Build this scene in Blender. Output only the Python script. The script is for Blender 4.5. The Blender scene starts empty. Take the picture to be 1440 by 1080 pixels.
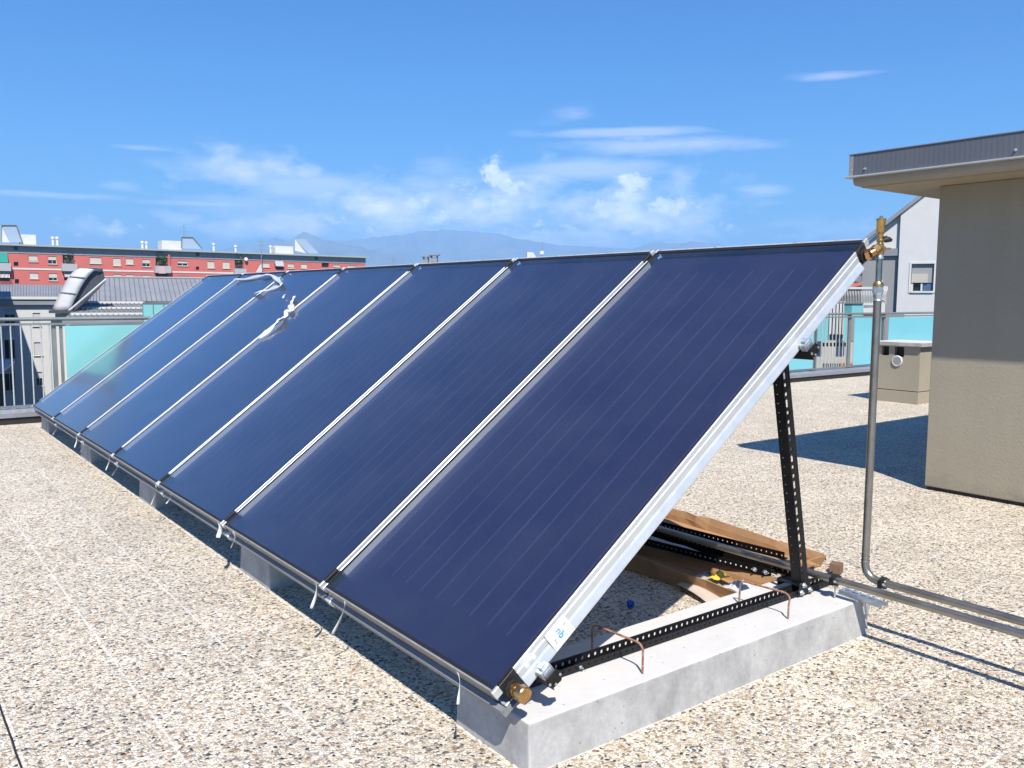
import bpy, bmesh, math, random
from mathutils import Vector, Matrix, noise
R = math.radians
random.seed(7)
S = bpy.context.scene
COL = S.collection

# ---------------------------------------------------------------- camera
F_PX, YAW, PITCH, ROLL = 1215.5, R(37.201), R(5.68), R(0.258)
CAM = Vector((-1.472, -2.026, 1.45))
FW = Vector((math.sin(YAW)*math.cos(PITCH), math.cos(YAW)*math.cos(PITCH), -math.sin(PITCH)))
RT0 = Vector((math.cos(YAW), -math.sin(YAW), 0)); UP0 = RT0.cross(FW)
RT = RT0*math.cos(ROLL) + UP0*math.sin(ROLL); UP = -RT0*math.sin(ROLL) + UP0*math.cos(ROLL)
cd = bpy.data.cameras.new('camera'); cam = bpy.data.objects.new('camera', cd); COL.objects.link(cam)
cam.matrix_world = Matrix(((RT.x, UP.x, -FW.x, CAM.x), (RT.y, UP.y, -FW.y, CAM.y), (RT.z, UP.z, -FW.z, CAM.z), (0, 0, 0, 1)))
cd.sensor_width = 36; cd.lens = F_PX/1440*36; cd.clip_start = 0.05; cd.clip_end = 60000
S.camera = cam

def ray(px, py):                      # direction through a pixel of the 1440x1080 photograph
    return FW + RT*((px-720)/F_PX) - UP*((py-540)/F_PX)
def hit(px, py, n, k):                # point where that direction meets the plane n.p = k
    d = ray(px, py); n = Vector(n); return CAM + d*((k-n.dot(CAM))/n.dot(d))

# ---------------------------------------------------------------- light
SUN_A, SUN_B = 0.38, 0.68             # ground shadow of a 1 m pole: +X, +Y
L = Vector((SUN_A, SUN_B, -1)).normalized()
sun_el = math.asin(-L.z); sun_az = math.atan2(-L.x, -L.y)
sl = bpy.data.lights.new('sun', 'SUN'); sl.energy = 5.0; sl.angle = R(0.53); sl.color = (1.0, 0.945, 0.86)
so = bpy.data.objects.new('sun', sl); COL.objects.link(so); so.rotation_mode = 'QUATERNION'
so.rotation_quaternion = L.to_track_quat('-Z', 'Y')
S.view_settings.view_transform = 'Standard'; S.view_settings.look = 'None'
S.view_settings.gamma = 1; S.view_settings.use_curve_mapping = False; S.view_settings.exposure = 0.76

W = bpy.data.worlds.new('World'); S.world = W; W.use_nodes = True
nt = W.node_tree; nt.nodes.clear()
def N(t, kind, **kw):
    n = t.nodes.new(kind)
    for k, v in kw.items(): setattr(n, k, v)
    return n
def M(t, op, a, b=None, c=None, clamp=False):
    n = N(t, 'ShaderNodeMath', operation=op); n.use_clamp = clamp
    for i, v in enumerate((a, b, c)):
        if v is None: continue
        if isinstance(v, (int, float)): n.inputs[i].default_value = v
        else: t.links.new(v, n.inputs[i])
    return n.outputs[0]
sky = N(nt, 'ShaderNodeTexSky', sky_type='NISHITA'); sky.sun_disc = False
sky.sun_elevation = sun_el; sky.sun_rotation = sun_az % (2*math.pi)
sky.altitude = 200; sky.air_density = 1.15; sky.dust_density = 0.5; sky.ozone_density = 3.0
hs = N(nt, 'ShaderNodeHueSaturation'); hs.inputs['Saturation'].default_value = 1.4; hs.inputs['Hue'].default_value = 0.497
nt.links.new(sky.outputs[0], hs.inputs['Color'])
tint = N(nt, 'ShaderNodeMixRGB', blend_type='MULTIPLY'); tint.inputs[0].default_value = 1; tint.inputs[2].default_value = (.24, .86, 1.36, 1); nt.links.new(hs.outputs[0], tint.inputs[1])
tc = N(nt, 'ShaderNodeTexCoord'); sx = N(nt, 'ShaderNodeSeparateXYZ'); nt.links.new(tc.outputs['Generated'], sx.inputs[0])
az = M(nt, 'ARCTAN2', sx.outputs[0], sx.outputs[1]); el = M(nt, 'ARCSINE', sx.outputs[2])
def azel(px, py):
    d = ray(px, py).normalized(); return math.atan2(d.x, d.y), math.asin(d.z)
def blob_sum(lst):
    tot = None
    for px, py, rx, ry, st in lst:
        a, e = azel(px, py); k = math.cos(math.atan((px-720)/F_PX))
        u = M(nt, 'MULTIPLY', M(nt, 'SUBTRACT', az, a), F_PX/(rx*k)); v = M(nt, 'MULTIPLY', M(nt, 'SUBTRACT', el, e), F_PX/(ry*k))
        r2 = M(nt, 'ADD', M(nt, 'MULTIPLY', u, u), M(nt, 'MULTIPLY', v, v))
        g = M(nt, 'MULTIPLY', M(nt, 'EXPONENT', M(nt, 'MULTIPLY', r2, -1.0)), st)
        tot = g if tot is None else M(nt, 'MAXIMUM', tot, g)
    return tot
cumulus = [(692, 240, 17, 17, 1.05), (705, 252, 20, 17, 1.0), (720, 268, 20, 15, .95), (690, 290, 44, 24, .75), (660, 270, 30, 20, .5), (885, 250, 20, 12, 1), (893, 262, 20, 14, 1.0), (880, 276, 22, 14, 1), (850, 296, 36, 18, 1.0), (880, 300, 40, 20, .9),
           (940, 292, 46, 16, 1.0), (905, 318, 60, 16, .7), (540, 256, 22, 16, .5), (583, 288, 26, 20, .85), (522, 292, 44, 18, .7), (622, 303, 40, 18, .75), (560, 315, 90, 16, .55), (117, 323, 22, 10, .5), (165, 323, 38, 12, .6), (455, 310, 70, 14, .5), (780, 318, 70, 14, .5),
           (740, 330, 140, 14, .5), (300, 225, 30, 12, .4), (1000, 320, 60, 12, .4)]
cirrus = [(340, 238, 90, 22, .8), (430, 262, 90, 26, .85), (400, 290, 140, 18, .5), (875, 186, 115, 7, 1), (925, 206, 115, 12, .95), (830, 238, 150, 15, .8), (1168, 107, 66, 6, .65),
          (50, 273, 130, 5, .6), (290, 287, 90, 4, .6), (196, 208, 42, 4, .5), (170, 262, 30, 7, .45), (1070, 268, 34, 8, .6), (806, 163, 32, 10, .45), (1000, 288, 90, 6, .55), (620, 312, 330, 32, .62), (1220, 325, 200, 24, .35), (640, 262, 120, 34, .5), (900, 300, 110, 30, .5)]
def fbm(scale, sc, det, rough):
    mp = N(nt, 'ShaderNodeMapping'); mp.inputs['Scale'].default_value = sc
    cb = N(nt, 'ShaderNodeCombineXYZ'); nt.links.new(az, cb.inputs[0]); nt.links.new(el, cb.inputs[1]); nt.links.new(cb.outputs[0], mp.inputs[0])
    n = N(nt, 'ShaderNodeTexNoise'); n.inputs['Scale'].default_value = scale; n.inputs['Detail'].default_value = det; n.inputs['Roughness'].default_value = rough
    nt.links.new(mp.outputs[0], n.inputs['Vector']); return n.outputs['Fac']
n4 = fbm(17, (1, 1.9, 1), 9, .58); n1 = fbm(52, (1, 1.25, 1), 10, .68); n2 = fbm(10, (1, 4.5, 1), 7, .6); n3 = fbm(95, (1, 1.1, 1), 5, .6)
cb_ = blob_sum(cumulus); cu = M(nt, 'MULTIPLY', M(nt, 'SUBTRACT', M(nt, 'ADD', cb_, M(nt, 'MULTIPLY', M(nt, 'SUBTRACT', n1, .5), 2.7)), .26), 1.7, clamp=True)
cu = M(nt, 'MULTIPLY', M(nt, 'MULTIPLY', cu, M(nt, 'ADD', M(nt, 'MULTIPLY', n3, .7), .42)), M(nt, 'MULTIPLY', cb_, 5.0, clamp=True), clamp=True)
ib_ = blob_sum(cirrus); ci = M(nt, 'MULTIPLY', M(nt, 'SUBTRACT', M(nt, 'ADD', ib_, M(nt, 'MULTIPLY', M(nt, 'SUBTRACT', n2, .5), 1.6)), .16), 1.5, clamp=True)
ci = M(nt, 'MULTIPLY', ci, M(nt, 'MULTIPLY', ib_, 5.0, clamp=True), clamp=True)
bk_ = blob_sum([(360, 245, 115, 34, .95), (470, 285, 130, 42, .95), (600, 308, 160, 42, 1.15), (700, 290, 90, 55, 1.0), (880, 300, 140, 50, 1.1), (760, 335, 260, 26, 1.1), (400, 318, 170, 26, .95), (780, 250, 110, 26, .6), (150, 318, 90, 18, .6), (960, 305, 150, 26, .6), (1150, 325, 160, 20, .45), (850, 205, 130, 26, .5)])
bk = M(nt, 'MULTIPLY', M(nt, 'SUBTRACT', M(nt, 'ADD', bk_, M(nt, 'MULTIPLY', M(nt, 'SUBTRACT', n4, .5), 2.6)), .34), 1.0, clamp=True)
bk = M(nt, 'MULTIPLY', bk, M(nt, 'MULTIPLY', bk_, 3.0, clamp=True)); ci = M(nt, 'MAXIMUM', M(nt, 'MULTIPLY', ci, .5), M(nt, 'MULTIPLY', bk, .95))
dens = M(nt, 'MAXIMUM', M(nt, 'MULTIPLY', cu, .66), M(nt, 'MULTIPLY', ci, .70))
mx = N(nt, 'ShaderNodeMixRGB'); nt.links.new(dens, mx.inputs[0]); nt.links.new(tint.outputs[0], mx.inputs[1])
cm_ = N(nt, 'ShaderNodeMixRGB'); nt.links.new(M(nt, 'MULTIPLY', cu, 1.0, clamp=True), cm_.inputs[0]); cm_.inputs[1].default_value = (11.8, 10.9, 12.2, 1); cm_.inputs[2].default_value = (17.0, 15.6, 15.6, 1)
boost = M(nt, 'ADD', 1.0, M(nt, 'MULTIPLY', M(nt, 'EXPONENT', M(nt, 'MULTIPLY', el, -9.0)), 2.3))
cs_ = N(nt, 'ShaderNodeVectorMath', operation='SCALE'); nt.links.new(cm_.outputs[0], cs_.inputs[0]); nt.links.new(boost, cs_.inputs['Scale']); nt.links.new(cs_.outputs[0], mx.inputs[2])
bg = N(nt, 'ShaderNodeBackground'); bg.inputs['Strength'].default_value = 0.062
wo = N(nt, 'ShaderNodeOutputWorld'); nt.links.new(mx.outputs[0], bg.inputs[0]); nt.links.new(bg.outputs[0], wo.inputs[0])

# ---------------------------------------------------------------- materials
MATS = {}
def mat(name, col, rough=.6, metal=0, bump=0, bscale=30, var=0, vscale=5, spec=None, coat=0, trans=0, dirt=None, stretch=(1, 1, 1)):
    if name in MATS: return MATS[name]
    k_ = .76 if metal < .5 else .88
    col = tuple(c*k_ for c in col); dirt = tuple(c*k_ for c in dirt) if dirt else None
    m = bpy.data.materials.new(name); m.use_nodes = True; t = m.node_tree
    b = t.nodes['Principled BSDF']; b.inputs['Base Color'].default_value = (*col, 1)
    b.inputs['Roughness'].default_value = rough; b.inputs['Metallic'].default_value = metal
    if spec is not None: b.inputs['Specular IOR Level'].default_value = spec
    b.inputs['Coat Weight'].default_value = coat
    tc = N(t, 'ShaderNodeTexCoord'); mp = N(t, 'ShaderNodeMapping'); mp.inputs['Scale'].default_value = stretch
    t.links.new(tc.outputs['Object'], mp.inputs[0])
    if var or dirt:
        n = N(t, 'ShaderNodeTexNoise'); n.inputs['Scale'].default_value = vscale; n.inputs['Detail'].default_value = 6; n.inputs['Roughness'].default_value = .6
        t.links.new(mp.outputs[0], n.inputs['Vector'])
        r = N(t, 'ShaderNodeValToRGB'); lo = [max(0, c*(1-var)) for c in col]; hi = [min(1, c*(1+var)) for c in col]
        r.color_ramp.elements[0].position = .3; r.color_ramp.elements[1].position = .7
        r.color_ramp.elements[0].color = (*(dirt or lo), 1); r.color_ramp.elements[1].color = (*hi, 1)
        t.links.new(n.outputs['Fac'], r.inputs[0]); t.links.new(r.outputs[0], b.inputs['Base Color'])
        rr = M(t, 'ADD', M(t, 'MULTIPLY', n.outputs['Fac'], .25), rough-.12, clamp=True); t.links.new(rr, b.inputs['Roughness'])
    if bump:
        n = N(t, 'ShaderNodeTexNoise'); n.inputs['Scale'].default_value = bscale; n.inputs['Detail'].default_value = 5
        t.links.new(mp.outputs[0], n.inputs['Vector'])
        bp = N(t, 'ShaderNodeBump'); bp.inputs['Strength'].default_value = bump; bp.inputs['Distance'].default_value = .01
        t.links.new(n.outputs['Fac'], bp.inputs['Height']); t.links.new(bp.outputs[0], b.inputs['Normal'])
    MATS[name] = m; return m

ALU = mat('aluminium', (.72, .74, .75), .42, .55, bump=.05, bscale=60, var=.05, vscale=14)
ALUG = mat('grey_aluminium', (.42, .44, .46), .45, .6, var=.12, vscale=9)
STEEL = mat('stainless_steel', (.50, .47, .44), .24, 1, bump=.08, bscale=60, var=.12, vscale=12, stretch=(1, .1, 1))
STEELD = mat('satin_steel', (.36, .34, .31), .38, .9, bump=.05, bscale=40, var=.18, vscale=9)
LIPM = mat('dull_rail_aluminium', (.30, .32, .34), .55, .35, var=.12, vscale=9)
ZINC = mat('zinc', (.55, .6, .64), .4, .8, bump=.05, var=.15, vscale=40)
BLACK = mat('black_paint', (.012, .012, .014), .5, 0, spec=.3, bump=.05, bscale=90, var=.3, vscale=30)
RUBBER = mat('black_rubber', (.014, .013, .013), .6)
BRASS = mat('brass', (.62, .40, .15), .32, .95, bump=.1, bscale=90, var=.25, vscale=60)
COPPERM = mat('copper_brass', (.60, .36, .15), .3, .95, bump=.05, bscale=90, var=.2, vscale=50)
RUST = mat('rusty_rebar', (.42, .28, .22), .85, .2, bump=.6, bscale=220, var=.3, vscale=60, dirt=(.28, .10, .05))
FILM = mat('white_film', (.82, .83, .84), .35, bump=.1, bscale=60)
FILM.node_tree.nodes['Principled BSDF'].inputs['Alpha'].default_value = .84
CARD = mat('cardboard', (.47, .27, .135), .85, bump=.15, bscale=40, var=.08, vscale=8)
CARDL = mat('cardboard_liner', (.60, .52, .45), .85, bump=.1, bscale=30, var=.07, vscale=8)
WHITEW = mat('white_render', (.72, .71, .69), .85, bump=.15, bscale=9, var=.035, vscale=2.2)
PLASTER = mat('taupe_render', (.42, .372, .283), .9, bump=.2, bscale=55, var=.05, vscale=1.4)
REDW = mat('red_render', (.68, .175, .15), .85, bump=.05, var=.06, vscale=.35)
CREAM = mat('white_paint', (.76, .74, .70), .7, var=.05, vscale=1)
SHUT = mat('roller_shutter', (.72, .66, .56), .7, var=.06, vscale=2)
DARKG = mat('dark_window_glass', (.02, .025, .035), .08)
ATTIC = mat('grey_attic_render', (.33, .35, .38), .8, var=.08, vscale=.6)
ROOFM = mat('seam_metal_roof', (.36, .37, .39), .5, .25, bump=.05, var=.10, vscale=.7)
ROOFL = mat('light_metal_roof', (.66, .67, .69), .5, .05, var=.07, vscale=1.1)
ZDARK = mat('dark_metal_cladding', (.085, .09, .11), .5, .2, var=.2, vscale=2)
TURQ = mat('turquoise_glass', (.27, .66, .66), .16, var=.03, vscale=1.2, coat=.4)
RAILM = mat('galvanised_rail', (.25, .28, .28), .5, .3, var=.1, vscale=5)
RAILW = mat('pale_galvanised', (.62, .66, .64), .4, .5, var=.08, vscale=5)
FLASH = mat('grey_flashing', (.36, .37, .40), .45, .4, var=.12, vscale=4, bump=.05)
BITUM = mat('black_membrane', (.018, .018, .021), .7, bump=.3, bscale=30)
LOGOB = mat('blue_print', (.0, .28, .62), .4); LOGOC = mat('cyan_print', (.28, .78, .88), .4); INK = mat('dark_print', (.12, .09, .09), .5)
STICK = mat('white_sticker', (.85, .84, .85), .35)
BLUEP = mat('blue_plastic', (.0, .10, .62), .35); YEL = mat('yellow_plastic', (.85, .6, .05), .45)
TURQB = mat('blue_turquoise_glass', (.20, .60, .70), .16, var=.03, vscale=1.2, coat=.4)
TILE = mat('red_tile', (.42, .13, .09), .8, var=.2, vscale=2)
LEAF = mat('leaves', (.05, .11, .03), .7, var=.4, vscale=3)
ORANGE = mat('terracotta', (.55, .16, .06), .8)

def concrete():
    m = bpy.data.materials.new('cast_concrete'); m.use_nodes = True; t = m.node_tree; b = t.nodes['Principled BSDF']
    tc = N(t, 'ShaderNodeTexCoord'); b.inputs['Roughness'].default_value = .9
    n = N(t, 'ShaderNodeTexNoise'); n.inputs['Scale'].default_value = 7; n.inputs['Detail'].default_value = 9; n.inputs['Roughness'].default_value = .65
    mp = N(t, 'ShaderNodeMapping'); mp.inputs['Scale'].default_value = (1, 1, .7); t.links.new(tc.outputs['Object'], mp.inputs[0]); t.links.new(mp.outputs[0], n.inputs['Vector'])
    r = N(t, 'ShaderNodeValToRGB'); e = r.color_ramp.elements
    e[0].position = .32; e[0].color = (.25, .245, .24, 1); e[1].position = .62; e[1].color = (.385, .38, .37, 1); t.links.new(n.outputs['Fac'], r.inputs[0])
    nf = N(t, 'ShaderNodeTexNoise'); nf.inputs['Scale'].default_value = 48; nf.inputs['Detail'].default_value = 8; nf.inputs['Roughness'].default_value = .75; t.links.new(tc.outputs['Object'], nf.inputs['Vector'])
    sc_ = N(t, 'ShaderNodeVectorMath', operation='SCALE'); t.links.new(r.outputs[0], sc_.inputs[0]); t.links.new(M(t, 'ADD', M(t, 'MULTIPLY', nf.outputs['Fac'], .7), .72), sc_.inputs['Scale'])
    # top face is mixed paler than the sides
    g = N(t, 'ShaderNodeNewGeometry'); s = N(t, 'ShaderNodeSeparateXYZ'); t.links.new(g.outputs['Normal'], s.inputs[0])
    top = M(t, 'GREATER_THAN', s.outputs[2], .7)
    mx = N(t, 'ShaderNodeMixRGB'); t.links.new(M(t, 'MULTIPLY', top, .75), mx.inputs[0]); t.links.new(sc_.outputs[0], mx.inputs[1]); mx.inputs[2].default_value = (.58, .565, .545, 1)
    v = N(t, 'ShaderNodeTexVoronoi'); v.inputs['Scale'].default_value = 26; t.links.new(tc.outputs['Object'], v.inputs['Vector'])
    hole = M(t, 'LESS_THAN', v.outputs['Distance'], .10); gate = N(t, 'ShaderNodeSeparateColor'); t.links.new(v.outputs['Color'], gate.inputs[0])
    hole = M(t, 'MULTIPLY', hole, M(t, 'GREATER_THAN', gate.outputs[0], .55))
    m2 = N(t, 'ShaderNodeMixRGB'); t.links.new(M(t, 'MULTIPLY', hole, .6), m2.inputs[0]); t.links.new(mx.outputs[0], m2.inputs[1]); m2.inputs[2].default_value = (.16, .15, .15, 1)
    t.links.new(m2.outputs[0], b.inputs['Base Color'])
    n2 = N(t, 'ShaderNodeTexNoise'); n2.inputs['Scale'].default_value = 45; n2.inputs['Detail'].default_value = 7; t.links.new(tc.outputs['Object'], n2.inputs['Vector'])
    bp = N(t, 'ShaderNodeBump'); bp.inputs['Strength'].default_value = .3; bp.inputs['Distance'].default_value = .004
    t.links.new(M(t, 'SUBTRACT', n2.outputs['Fac'], hole), bp.inputs['Height']); t.links.new(bp.outputs[0], b.inputs['Normal'])
    return m
CONC = concrete()

def pebbles():
    m = bpy.data.materials.new('washed_aggregate_pavers'); m.use_nodes = True; t = m.node_tree; b = t.nodes['Principled BSDF']; b.inputs['Roughness'].default_value = .75
    b.inputs['Specular IOR Level'].default_value = .3
    tc = N(t, 'ShaderNodeTexCoord'); P = tc.outputs['Object']
    nz = N(t, 'ShaderNodeTexNoise'); nz.inputs['Scale'].default_value = 60; t.links.new(P, nz.inputs['Vector'])
    wp = N(t, 'ShaderNodeVectorMath', operation='MULTIPLY_ADD'); t.links.new(nz.outputs['Color'], wp.inputs[0]); wp.inputs[1].default_value = (.012, .012, 0); t.links.new(P, wp.inputs[2])
    v = N(t, 'ShaderNodeTexVoronoi'); v.inputs['Scale'].default_value = 94; v.inputs['Randomness'].default_value = 1; t.links.new(wp.outputs[0], v.inputs['Vector'])
    ve = N(t, 'ShaderNodeTexVoronoi', feature='DISTANCE_TO_EDGE'); ve.inputs['Scale'].default_value = 94; t.links.new(wp.outputs[0], ve.inputs['Vector'])
    sc = N(t, 'ShaderNodeSeparateColor'); t.links.new(v.outputs['Color'], sc.inputs[0])
    r = N(t, 'ShaderNodeValToRGB'); r.color_ramp.interpolation = 'CONSTANT'; cr = r.color_ramp
    stops = [(0, (.035, .034, .038)), (.04, (.13, .12, .12)), (.085, (.25, .225, .21)), (.135, (.32, .20, .12)), (.18, (.50, .36, .22)), (.27, (.42, .375, .34)), (.34, (.60, .51, .39)),
             (.46, (.70, .63, .52)), (.64, (.76, .68, .55)), (.82, (.84, .78, .68))]
    cr.elements[0].color = (*stops[0][1], 1); cr.elements[1].position = stops[1][0]; cr.elements[1].color = (*stops[1][1], 1)
    for p, c in stops[2:]: e = cr.elements.new(p); e.color = (*c, 1)
    t.links.new(sc.outputs[0], r.inputs[0])
    # tiny second-generation stones
    v2 = N(t, 'ShaderNodeTexVoronoi'); v2.inputs['Scale'].default_value = 190; t.links.new(P, v2.inputs['Vector'])
    s2 = N(t, 'ShaderNodeSeparateColor'); t.links.new(v2.outputs['Color'], s2.inputs[0])
    mixv = N(t, 'ShaderNodeMixRGB', blend_type='MULTIPLY'); mixv.inputs[0].default_value = .16; t.links.new(r.outputs[0], mixv.inputs[1]); t.links.new(s2.outputs[1], mixv.inputs[2])
    gap = M(t, 'SUBTRACT', 1.0, M(t, 'MULTIPLY', ve.outputs['Distance'], 7.0, clamp=True))
    mg = N(t, 'ShaderNodeMixRGB'); t.links.new(M(t, 'MULTIPLY', gap, .5), mg.inputs[0]); t.links.new(mixv.outputs[0], mg.inputs[1]); mg.inputs[2].default_value = (.62, .58, .51, 1)
    # slabs 0.405 m with thin light joints, some dirtier slabs
    sx = N(t, 'ShaderNodeSeparateXYZ'); t.links.new(P, sx.inputs[0])
    def joint(o, off):
        f = M(t, 'FRACT', M(t, 'DIVIDE', M(t, 'ADD', o, off), .405)); d = M(t, 'ABSOLUTE', M(t, 'SUBTRACT', f, .5)); return M(t, 'GREATER_THAN', d, .4885), M(t, 'FLOOR', M(t, 'DIVIDE', M(t, 'ADD', o, off), .405))
    jx, ix = joint(sx.outputs[0], .32+40.5); jy, iy = joint(sx.outputs[1], .47+40.5)
    j = M(t, 'MAXIMUM', jx, jy)
    nj = N(t, 'ShaderNodeTexNoise'); nj.inputs['Scale'].default_value = 5; t.links.new(P, nj.inputs['Vector'])
    jf = M(t, 'MULTIPLY', j, M(t, 'MULTIPLY', M(t, 'SUBTRACT', nj.outputs['Fac'], .36), 3.2, clamp=True))
    cb = N(t, 'ShaderNodeCombineXYZ'); t.links.new(ix, cb.inputs[0]); t.links.new(iy, cb.inputs[1])
    wn = N(t, 'ShaderNodeTexWhiteNoise'); t.links.new(cb.outputs[0], wn.inputs['Vector'])
    big = N(t, 'ShaderNodeTexNoise'); big.inputs['Scale'].default_value = 2.3; big.inputs['Detail'].default_value = 6; t.links.new(P, big.inputs['Vector'])
    tone = M(t, 'MULTIPLY', .82, M(t, 'ADD', M(t, 'MULTIPLY', wn.outputs['Value'], .10), M(t, 'ADD', M(t, 'MULTIPLY', big.outputs['Fac'], .30), .87)))
    mt = N(t, 'ShaderNodeVectorMath', operation='SCALE'); t.links.new(mg.outputs[0], mt.inputs[0]); t.links.new(tone, mt.inputs['Scale'])
    wm = N(t, 'ShaderNodeVectorMath', operation='MULTIPLY'); wm.inputs[1].default_value = (1.11, 1.085, 1.03); t.links.new(mt.outputs[0], wm.inputs[0]); mt = wm
    mj = N(t, 'ShaderNodeMixRGB'); t.links.new(M(t, 'MULTIPLY', jf, .85), mj.inputs[0]); t.links.new(mt.outputs[0], mj.inputs[1]); mj.inputs[2].default_value = (.56, .53, .49, 1)
    t.links.new(mj.outputs[0], b.inputs['Base Color'])
    h = M(t, 'MULTIPLY', M(t, 'MULTIPLY', ve.outputs['Distance'], 5.0, clamp=True), M(t, 'ADD', .3, sc.outputs[1]))
    h = M(t, 'MULTIPLY', h, M(t, 'SUBTRACT', 1.0, M(t, 'MULTIPLY', j, .9)))
    bp = N(t, 'ShaderNodeBump'); bp.inputs['Strength'].default_value = .85; bp.inputs['Distance'].default_value = .005
    t.links.new(h, bp.inputs['Height']); t.links.new(bp.outputs[0], b.inputs['Normal'])
    return m
PEB = pebbles()

def glass_cover():
    m = bpy.data.materials.new('solar_glass'); m.use_nodes = True; t = m.node_tree; t.nodes.clear()
    o = N(t, 'ShaderNodeOutputMaterial'); tr = N(t, 'ShaderNodeBsdfTransparent'); tr.inputs[0].default_value = (.93, .95, .95, 1)
    gl = N(t, 'ShaderNodeBsdfGlossy'); gl.inputs['Roughness'].default_value = .17; gl.inputs[0].default_value = (1, 1, 1, 1)
    fr = N(t, 'ShaderNodeFresnel'); fr.inputs['IOR'].default_value = 1.5
    mx = N(t, 'ShaderNodeMixShader'); t.links.new(M(t, 'MULTIPLY', fr.outputs[0], 1.6, clamp=True), mx.inputs[0]); t.links.new(tr.outputs[0], mx.inputs[1]); t.links.new(gl.outputs[0], mx.inputs[2])
    df = N(t, 'ShaderNodeBsdfDiffuse'); df.inputs[0].default_value = (.62, .62, .66, 1); m2 = N(t, 'ShaderNodeMixShader'); t.links.new(mx.outputs[0], m2.inputs[1]); t.links.new(df.outputs[0], m2.inputs[2]); t.links.new(m2.outputs[0], o.inputs[0])
    tc0 = N(t, 'ShaderNodeTexCoord'); dn = N(t, 'ShaderNodeTexNoise'); dn.inputs['Scale'].default_value = 2.1; dn.inputs['Detail'].default_value = 8; dn.inputs['Roughness'].default_value = .7; t.links.new(tc0.outputs['Object'], dn.inputs['Vector'])
    dg = N(t, 'ShaderNodeTexNoise'); dg.inputs['Scale'].default_value = 260; t.links.new(tc0.outputs['Object'], dg.inputs['Vector'])
    t.links.new(M(t, 'MULTIPLY', M(t, 'MULTIPLY', M(t, 'SUBTRACT', dn.outputs['Fac'], .25, clamp=True), .05), M(t, 'ADD', dg.outputs['Fac'], .5)), m2.inputs[0])
    tc = N(t, 'ShaderNodeTexCoord'); n = N(t, 'ShaderNodeTexNoise'); n.inputs['Scale'].default_value = 1.2; t.links.new(tc.outputs['Object'], n.inputs['Vector'])
    bp = N(t, 'ShaderNodeBump'); bp.inputs['Strength'].default_value = .03; bp.inputs['Distance'].default_value = .05; t.links.new(n.outputs['Fac'], bp.inputs['Height']); t.links.new(bp.outputs[0], gl.inputs['Normal'])
    return m
GLASS = glass_cover()
def absorber():
    m = bpy.data.materials.new('selective_absorber'); m.use_nodes = True; t = m.node_tree; b = t.nodes['Principled BSDF']
    b.inputs['Metallic'].default_value = .6; b.inputs['Roughness'].default_value = .52
    tc = N(t, 'ShaderNodeTexCoord'); sx = N(t, 'ShaderNodeSeparateXYZ'); t.links.new(tc.outputs['Object'], sx.inputs[0])
    f = M(t, 'FRACT', M(t, 'DIVIDE', M(t, 'ADD', sx.outputs[1], .0), .1085)); d = M(t, 'ABSOLUTE', M(t, 'SUBTRACT', f, .5))
    line = M(t, 'SUBTRACT', 1.0, M(t, 'MULTIPLY', d, 14, clamp=True))
    inr = M(t, 'MULTIPLY', M(t, 'GREATER_THAN', sx.outputs[0], .19), M(t, 'LESS_THAN', sx.outputs[0], 2.25)); line = M(t, 'MULTIPLY', line, inr)
    n = N(t, 'ShaderNodeTexNoise'); n.inputs['Scale'].default_value = 3; n.inputs['Detail'].default_value = 5; t.links.new(tc.outputs['Object'], n.inputs['Vector'])
    line = M(t, 'MULTIPLY', line, M(t, 'MULTIPLY', n.outputs['Fac'], 1.0))
    g = N(t, 'ShaderNodeTexNoise'); g.inputs['Scale'].default_value = 420; t.links.new(tc.outputs['Object'], g.inputs['Vector'])
    mx = N(t, 'ShaderNodeMixRGB'); t.links.new(M(t, 'MULTIPLY', line, .95, clamp=True), mx.inputs[0]); mx.inputs[1].default_value = (.031, .037, .112, 1); mx.inputs[2].default_value = (.14, .12, .35, 1)
    sp = N(t, 'ShaderNodeVectorMath', operation='SCALE'); t.links.new(mx.outputs[0], sp.inputs[0]); t.links.new(M(t, 'ADD', M(t, 'MULTIPLY', g.outputs['Fac'], 1.0), .5), sp.inputs['Scale'])
    t.links.new(sp.outputs[0], b.inputs['Base Color'])
    bp = N(t, 'ShaderNodeBump'); bp.inputs['Strength'].default_value = .25; bp.inputs['Distance'].default_value = .002
    t.links.new(M(t, 'ADD', line, M(t, 'MULTIPLY', g.outputs['Fac'], .3)), bp.inputs['Height']); t.links.new(bp.outputs[0], b.inputs['Normal'])
    return m
ABS = absorber()

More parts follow.
